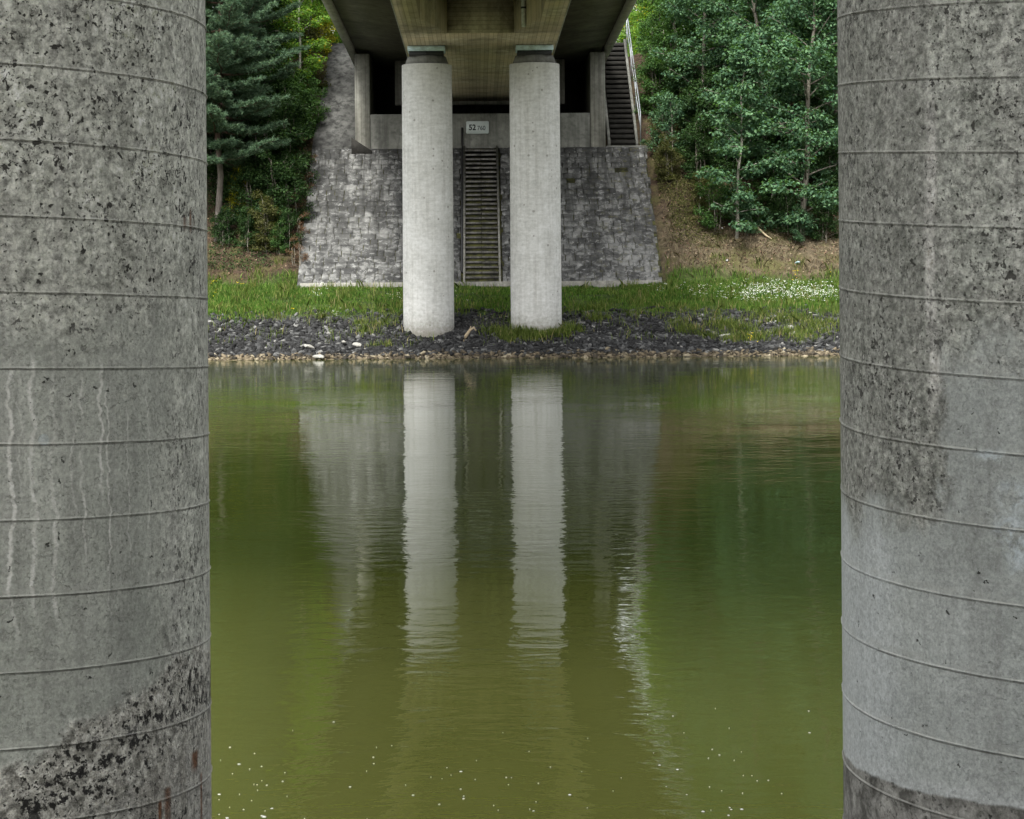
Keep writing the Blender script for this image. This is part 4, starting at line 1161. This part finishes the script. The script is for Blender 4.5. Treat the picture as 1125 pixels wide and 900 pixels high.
place('pine_tree', pineA, X(240, 62.8), 62.8, 1.0, 1, 'reddish trunked pine with flat blue green sprays beside the near left pillar', 'tree', GL)
place('pine_tree', pineB, X(268, 67.0), 67.0, 2.2, .9, 'bushy pine behind the reddish trunked pine', 'tree', GL)
place('pine_tree', pineB, X(190, 65.0), 65.0, 4.0, 1.0, 'pine standing mostly hidden behind the near left pillar', 'tree', GL)
for (px_, D, rz, s_, ms, mo, lb) in (
    (331, 68.6, .3, .95, dE, M['leaf_lime'], 'slender young tree with pale trunk below the pine sprays'),
    (312, 73.5, .7, 1.0, dD, None, 'tall lime green tree behind the bushy pine'),
    (340, 72.0, 5.2, .95, dE, M['leaf_lime'], 'young lime green tree beside the head of the concrete chute'),
    (352, 77.0, 2.9, .58, dD, None, 'lime green tree with yellowing leaves next to the left deck edge'),
    (300, 80.0, 4.1, 1.25, dD, M['leaf_mid'], 'tall mid green tree far behind the bushy pine'),
    (362, 90.0, 5.1, .7, dD, M['leaf_mid'], 'far tree seen just left of the bridge deck'),
    (270, 72.0, 1.9, 1.0, dC, M['leaf_dark'], 'dark green tree rising behind the two pines'),
    (225, 70.0, 3.9, 1.1, dC, M['leaf_dark'], 'dark green tree half hidden behind the near left pillar'),
    (250, 76.0, 2.4, 1.2, dC, M['leaf_dark'], 'dark tree closing the back of the left wood'),
    (325, 86.0, 3.3, 1.15, dD, M['leaf_mid'], 'mid green tree in the distance behind the lime green tree'),
    (285, 68.6, 5.5, .8, dB, M['leaf_dark'], 'dark broadleaf tree between the bushy pine and the slope'),
    (150, 74.0, .9, 1.2, dC, M['leaf_mid'], 'tree hidden beyond the near left pillar')):
    place('broadleaf_tree', ms, X(px_, D), D, rz, s_, lb, 'tree', GL, 0, mo)
for (px_, D, rz, s_, ms, mo, lb) in (
    (808, 62.8, 1.4, .98, dA, None, 'young blue green tree with thin pale trunk in front of the wood'),
    (880, 63.0, 3.0, 1.0, dB, None, 'taller blue green tree with leaning trunk right of the young tree'),
    (845, 65.0, 5.0, .95, dB, None, 'blue green tree standing between and behind the two front trees'),
    (768, 67.5, 2.0, .80, dB, None, 'blue green tree overhanging the dry slope right of the handrail'),
    (925, 65.0, .4, 1.05, dB, None, 'blue green tree against the near right pillar'),
    (800, 69.5, 4.4, 1.0, dC, M['leaf_mid'], 'tall mid green tree behind the young pale trunked tree'),
    (748, 75.0, .9, .62, dD, M['leaf_mid'], 'mid green tree rising right behind the handrail'),
    (724, 86.0, 3.7, .5, dD, None, 'light green tree beyond the head of the handrail'),
    (860, 71.5, 1.1, 1.1, dC, M['leaf_mid'], 'tall mid green tree deep in the right wood'),
    (915, 72.0, 3.1, 1.0, dC, None, 'tall blue green tree deep in the wood by the near right pillar'),
    (985, 70.0, 5.7, 1.1, dC, None, 'tree hidden beyond the near right pillar'),
    (790, 73.0, 1.9, 1.0, dB, M['leaf_dark'], 'dark tree behind the tall mid green tree'),
    (838, 74.5, 3.9, 1.0, dC, M['leaf_dark'], 'dark tree in the middle of the right wood'),
    (890, 76.0, 5.9, 1.2, dC, M['leaf_dark'], 'dark tree behind the trees by the near right pillar'),
    (722, 79.0, 2.2, .43, dD, None, 'small light green tree above the head of the side stairs'),
    (830, 80.0, 2.6, 1.25, dC, M['leaf_dark'], 'dark tree closing the back of the right wood'),
    (760, 82.0, .2, 1.15, dC, M['leaf_dark'], 'dark tree at the back of the wood behind the handrail')):
    place('broadleaf_tree', ms, X(px_, D), D, rz, s_, lb, 'tree', GR, 0, mo)
# shrubs
for (px_, D, rz, s_, ms, mo, lb) in (
    (262, 64.6, .5, 1.0, sB, None, 'dark shrub just right of the reddish pine trunk'),
    (288, 64.2, 1.5, 1.1, sB, None, 'dark shrub in the middle of the left undergrowth'),
    (312, 65.0, 2.5, 1.0, sB, None, 'dark shrub beside the rust brown plants'),
    (300, 67.0, 3.3, 1.1, sB, M['leaf_mid'], 'green shrub higher on the left slope'),
    (330, 67.5, 4.3, .8, sB, M['leaf_mid'], 'mid green shrub by the top left of the revetment'),
    (345, 70.0, 5.3, .75, sB, M['leaf_olive'], 'olive shrub at the edge of the concrete chute'),
    (356, 72.0, .3, .75, sA, M['leaf_yellow'], 'yellowing shrub at the head of the concrete chute'),
    (349, 74.0, 1.3, .9, sA, M['leaf_yellow'], 'yellow leaved shrub under the lime green tree'),
    (267, 63.6, 1.2, .8, sA, M['leaf_yellow'], 'bright yellow green sapling in the dark left undergrowth'),
    (236, 65.5, 2.2, 1.1, sB, None, 'dark shrub behind the reddish pine trunk'),
    (306, 62.2, 3.2, .50, sA, M['leaf_mid'], 'low green bush above the verge at the left'),
    (288, 63.0, 4.2, .45, sA, M['leaf_blue'], 'small pale green plant in the left leaf litter'),
    (247, 62.9, .2, .45, sA, M['leaf_blue'], 'small pale green plant by the foot of the pine'),
    (786, 63.2, 5.2, .85, sA, M['leaf_mid'], 'round green bush left of the young tree trunk'),
    (850, 63.6, .2, .9, sA, M['leaf_dark'], 'dark green bush between the two front trunks'),
    (832, 63.4, .9, .6, sA, M['leaf_mid'], 'small green bush right of the young tree trunk'),
    (735, 66.6, 1.2, .95, sA, M['leaf_blue'], 'blue green bush overhanging the top of the revetment'),
    (752, 68.0, 2.2, 1.0, sB, None, 'dark shrub behind the bush at the revetment top'),
    (768, 65.4, 3.2, .7, sB, None, 'dark shrub on the dry slope above the green bush'),
    (735, 65.2, 4.1, .5, sB, M['leaf_olive'], 'low olive shrub near the right edge of the revetment'),
    (800, 66.0, 5.1, 1.0, sB, None, 'dark shrub behind the young tree'),
    (885, 65.2, .6, 1.1, sB, None, 'dark shrub behind the leaning trunk'),
    (915, 64.0, 1.6, 1.0, sB, None, 'dark shrub beside the near right pillar'),
    (725, 71.0, 2.6, 1.0, sA, M['leaf_mid'], 'green shrub close behind the handrail'),
    (738, 69.5, 1.1, 1.1, sB, M['leaf_mid'], 'bushy green shrub halfway up behind the handrail'),
    (722, 68.6, 4.4, .8, sB, M['leaf_mid'], 'mid green shrub beside the lower handrail'),
    (775, 66.4, 2.9, 1.0, sB, None, 'dark shrub under the overhanging blue green tree'),
    (825, 65.4, 1.9, 1.1, sB, None, 'dark shrub filling the gap between the front trees'),
    (862, 66.4, .9, 1.2, sB, None, 'dark shrub in the shade behind the front trees'),
    (900, 67.0, 4.9, 1.3, sB, None, 'large dark shrub deep in shade near the right pillar'),
    (845, 69.0, 3.9, 1.5, sB, None, 'large dark shrub high on the right slope'),
    (790, 70.0, 2.0, 1.5, sB, None, 'large dark shrub under the tall mid green tree'),
    (895, 71.0, 1.0, 1.5, sB, None, 'large dark shrub highest on the right slope'),
    (250, 67.5, 1.0, 1.4, sB, None, 'large dark shrub behind the two pine trunks'),
    (278, 66.0, 4.0, 1.2, sB, None, 'dark shrub in front of the bushy pine'),
    (322, 66.2, 5.0, .9, sB, None, 'dark shrub next to the highest rust brown plant'),
    (246, 62.5, 2.3, .55, sA, M['leaf_dark'], 'small dark bush at the foot of the pine trunk'),
    (272, 62.4, .9, .6, sA, M['leaf_dark'], 'small dark bush low on the left slope'),
    (293, 62.3, 5.2, .6, sB, M['leaf_olive'], 'low olive bush above the left verge'),
    (315, 62.5, 1.4, .6, sA, M['leaf_dark'], 'small dark bush beside the lowest rust brown plant'),
    (822, 62.9, 2.2, .55, sA, M['leaf_blue'], 'low blue green bush right of the pale young trunk'),
    (905, 62.7, 4.4, .7, sA, M['leaf_dark'], 'low dark bush close to the near right pillar'),
    (862, 63.0, 1.2, .65, sA, M['leaf_dark'], 'low dark bush left of the leaning trunk'),
    (770, 63.9, .4, .6, sA, M['leaf_olive'], 'low olive bush on the open dry slope'),
    (300, 63.2, 5.9, .8, sB, None, 'low dark shrub above the left leaf litter'),
    (318, 63.4, 3.9, .75, sB, None, 'low dark shrub touching the rust brown plants'),
    (276, 63.2, 4.6, .75, sB, None, 'low dark shrub in front of the yellow green sapling'),
    (256, 64.4, 1.6, .9, sB, None, 'dark shrub close behind the pine trunk on its right'),
    (345, 68.2, 2.0, .7, sA, M['leaf_mid'], 'small green shrub leaning over the concrete chute'),
    (275, 70.0, 2.7, 1.5, sB, None, 'large dark shrub high on the left slope'),
    (718, 75.0, 3.6, 1.2, sA, M['leaf_lime'], 'lime green shrub at the head of the side stairs'),
    (697, 80.0, 1.6, 1.3, sA, M['leaf_lime'], 'light green shrub behind the top of the side stairs'),
    (688, 86.0, 3.1, 1.5, sA, M['leaf_lime'], 'farthest light green shrub under the right deck edge'),
    (706, 77.5, 4.6, .8, sA, M['leaf_lime'], 'light shrub glimpsed between deck edge and handrail'),
    (880, 62.6, 5.6, .55, sA, M['leaf_blue'], 'low leafy bush at the foot of the leaning trunk')):
    place('shrub', ms, X(px_, D), D, rz, s_, lb, 'shrub', 'shrubs on the bank slopes', 0, mo)
for i, (px_, D, s_, where) in enumerate(((331, 61.8, .6, 'lowest'), (334, 62.8, .65, 'second lowest'), (330, 63.8, .75, 'middle'), (335, 64.9, .7, 'second highest'), (337, 66.0, .7, 'highest'))):
    place('dry_shrub', sC, X(px_, D) - .15, D, i*1.7, s_, where + ' rust brown dry plant along the left edge of the revetment', 'shrub', 'rust brown plants edging the revetment')

# ------------------------------------------------------------------ light
wd = bpy.data.worlds.new('World'); scene.world = wd; wd.use_nodes = True
nt = wd.node_tree; nt.nodes.clear()
wo2 = nt.nodes.new('ShaderNodeOutputWorld'); bg = nt.nodes.new('ShaderNodeBackground')
sky = nt.nodes.new('ShaderNodeTexSky'); sky.sky_type = 'NISHITA'; sky.sun_disc = False
SUN_EL, SUN_AZ = 50, 196
sky.sun_elevation = R(SUN_EL); sky.sun_rotation = R(SUN_AZ); sky.air_density = 1.2; sky.dust_density = 4; sky.ozone_density = 1
hs = nt.nodes.new('ShaderNodeHueSaturation'); hs.inputs['Saturation'].default_value = .12
nt.links.new(sky.outputs[0], hs.inputs['Color']); nt.links.new(hs.outputs[0], bg.inputs[0])
bg.inputs[1].default_value = .13
nt.links.new(bg.outputs[0], wo2.inputs[0])
sl = bpy.data.lights.new('sun', 'SUN'); sl.energy = 1.5; sl.angle = R(12); sl.color = (1, .985, .92)
so = bpy.data.objects.new('sun', sl); COL.objects.link(so)
dirv = Vector((math.sin(R(SUN_AZ))*math.cos(R(SUN_EL)), math.cos(R(SUN_AZ))*math.cos(R(SUN_EL)), math.sin(R(SUN_EL))))
so.rotation_euler = dirv.to_track_quat('Z', 'Y').to_euler(); so.location = (0, 0, 40)

# ------------------------------------------------------------------ camera
cam = bpy.data.cameras.new('camera'); co = bpy.data.objects.new('camera', cam); COL.objects.link(co)
cam.sensor_width = 36; cam.lens = 36*F/1125
cam.shift_x = 37.5/1125; cam.shift_y = -169/1125
cam.clip_end = 3000; cam.clip_start = .05
from mathutils import Matrix
co.matrix_world = Matrix.Translation((0, 0, EYE)) @ Matrix.Rotation(R(90), 4, 'X') @ Matrix.Rotation(-.0078, 4, 'Z')
scene.camera = co
scene.view_settings.view_transform = 'Standard'; scene.view_settings.look = 'None'
scene.view_settings.gamma = 1; scene.view_settings.exposure = 1.6
scene.render.engine = 'CYCLES'
scene.cycles.max_bounces = 6; scene.cycles.diffuse_bounces = 3
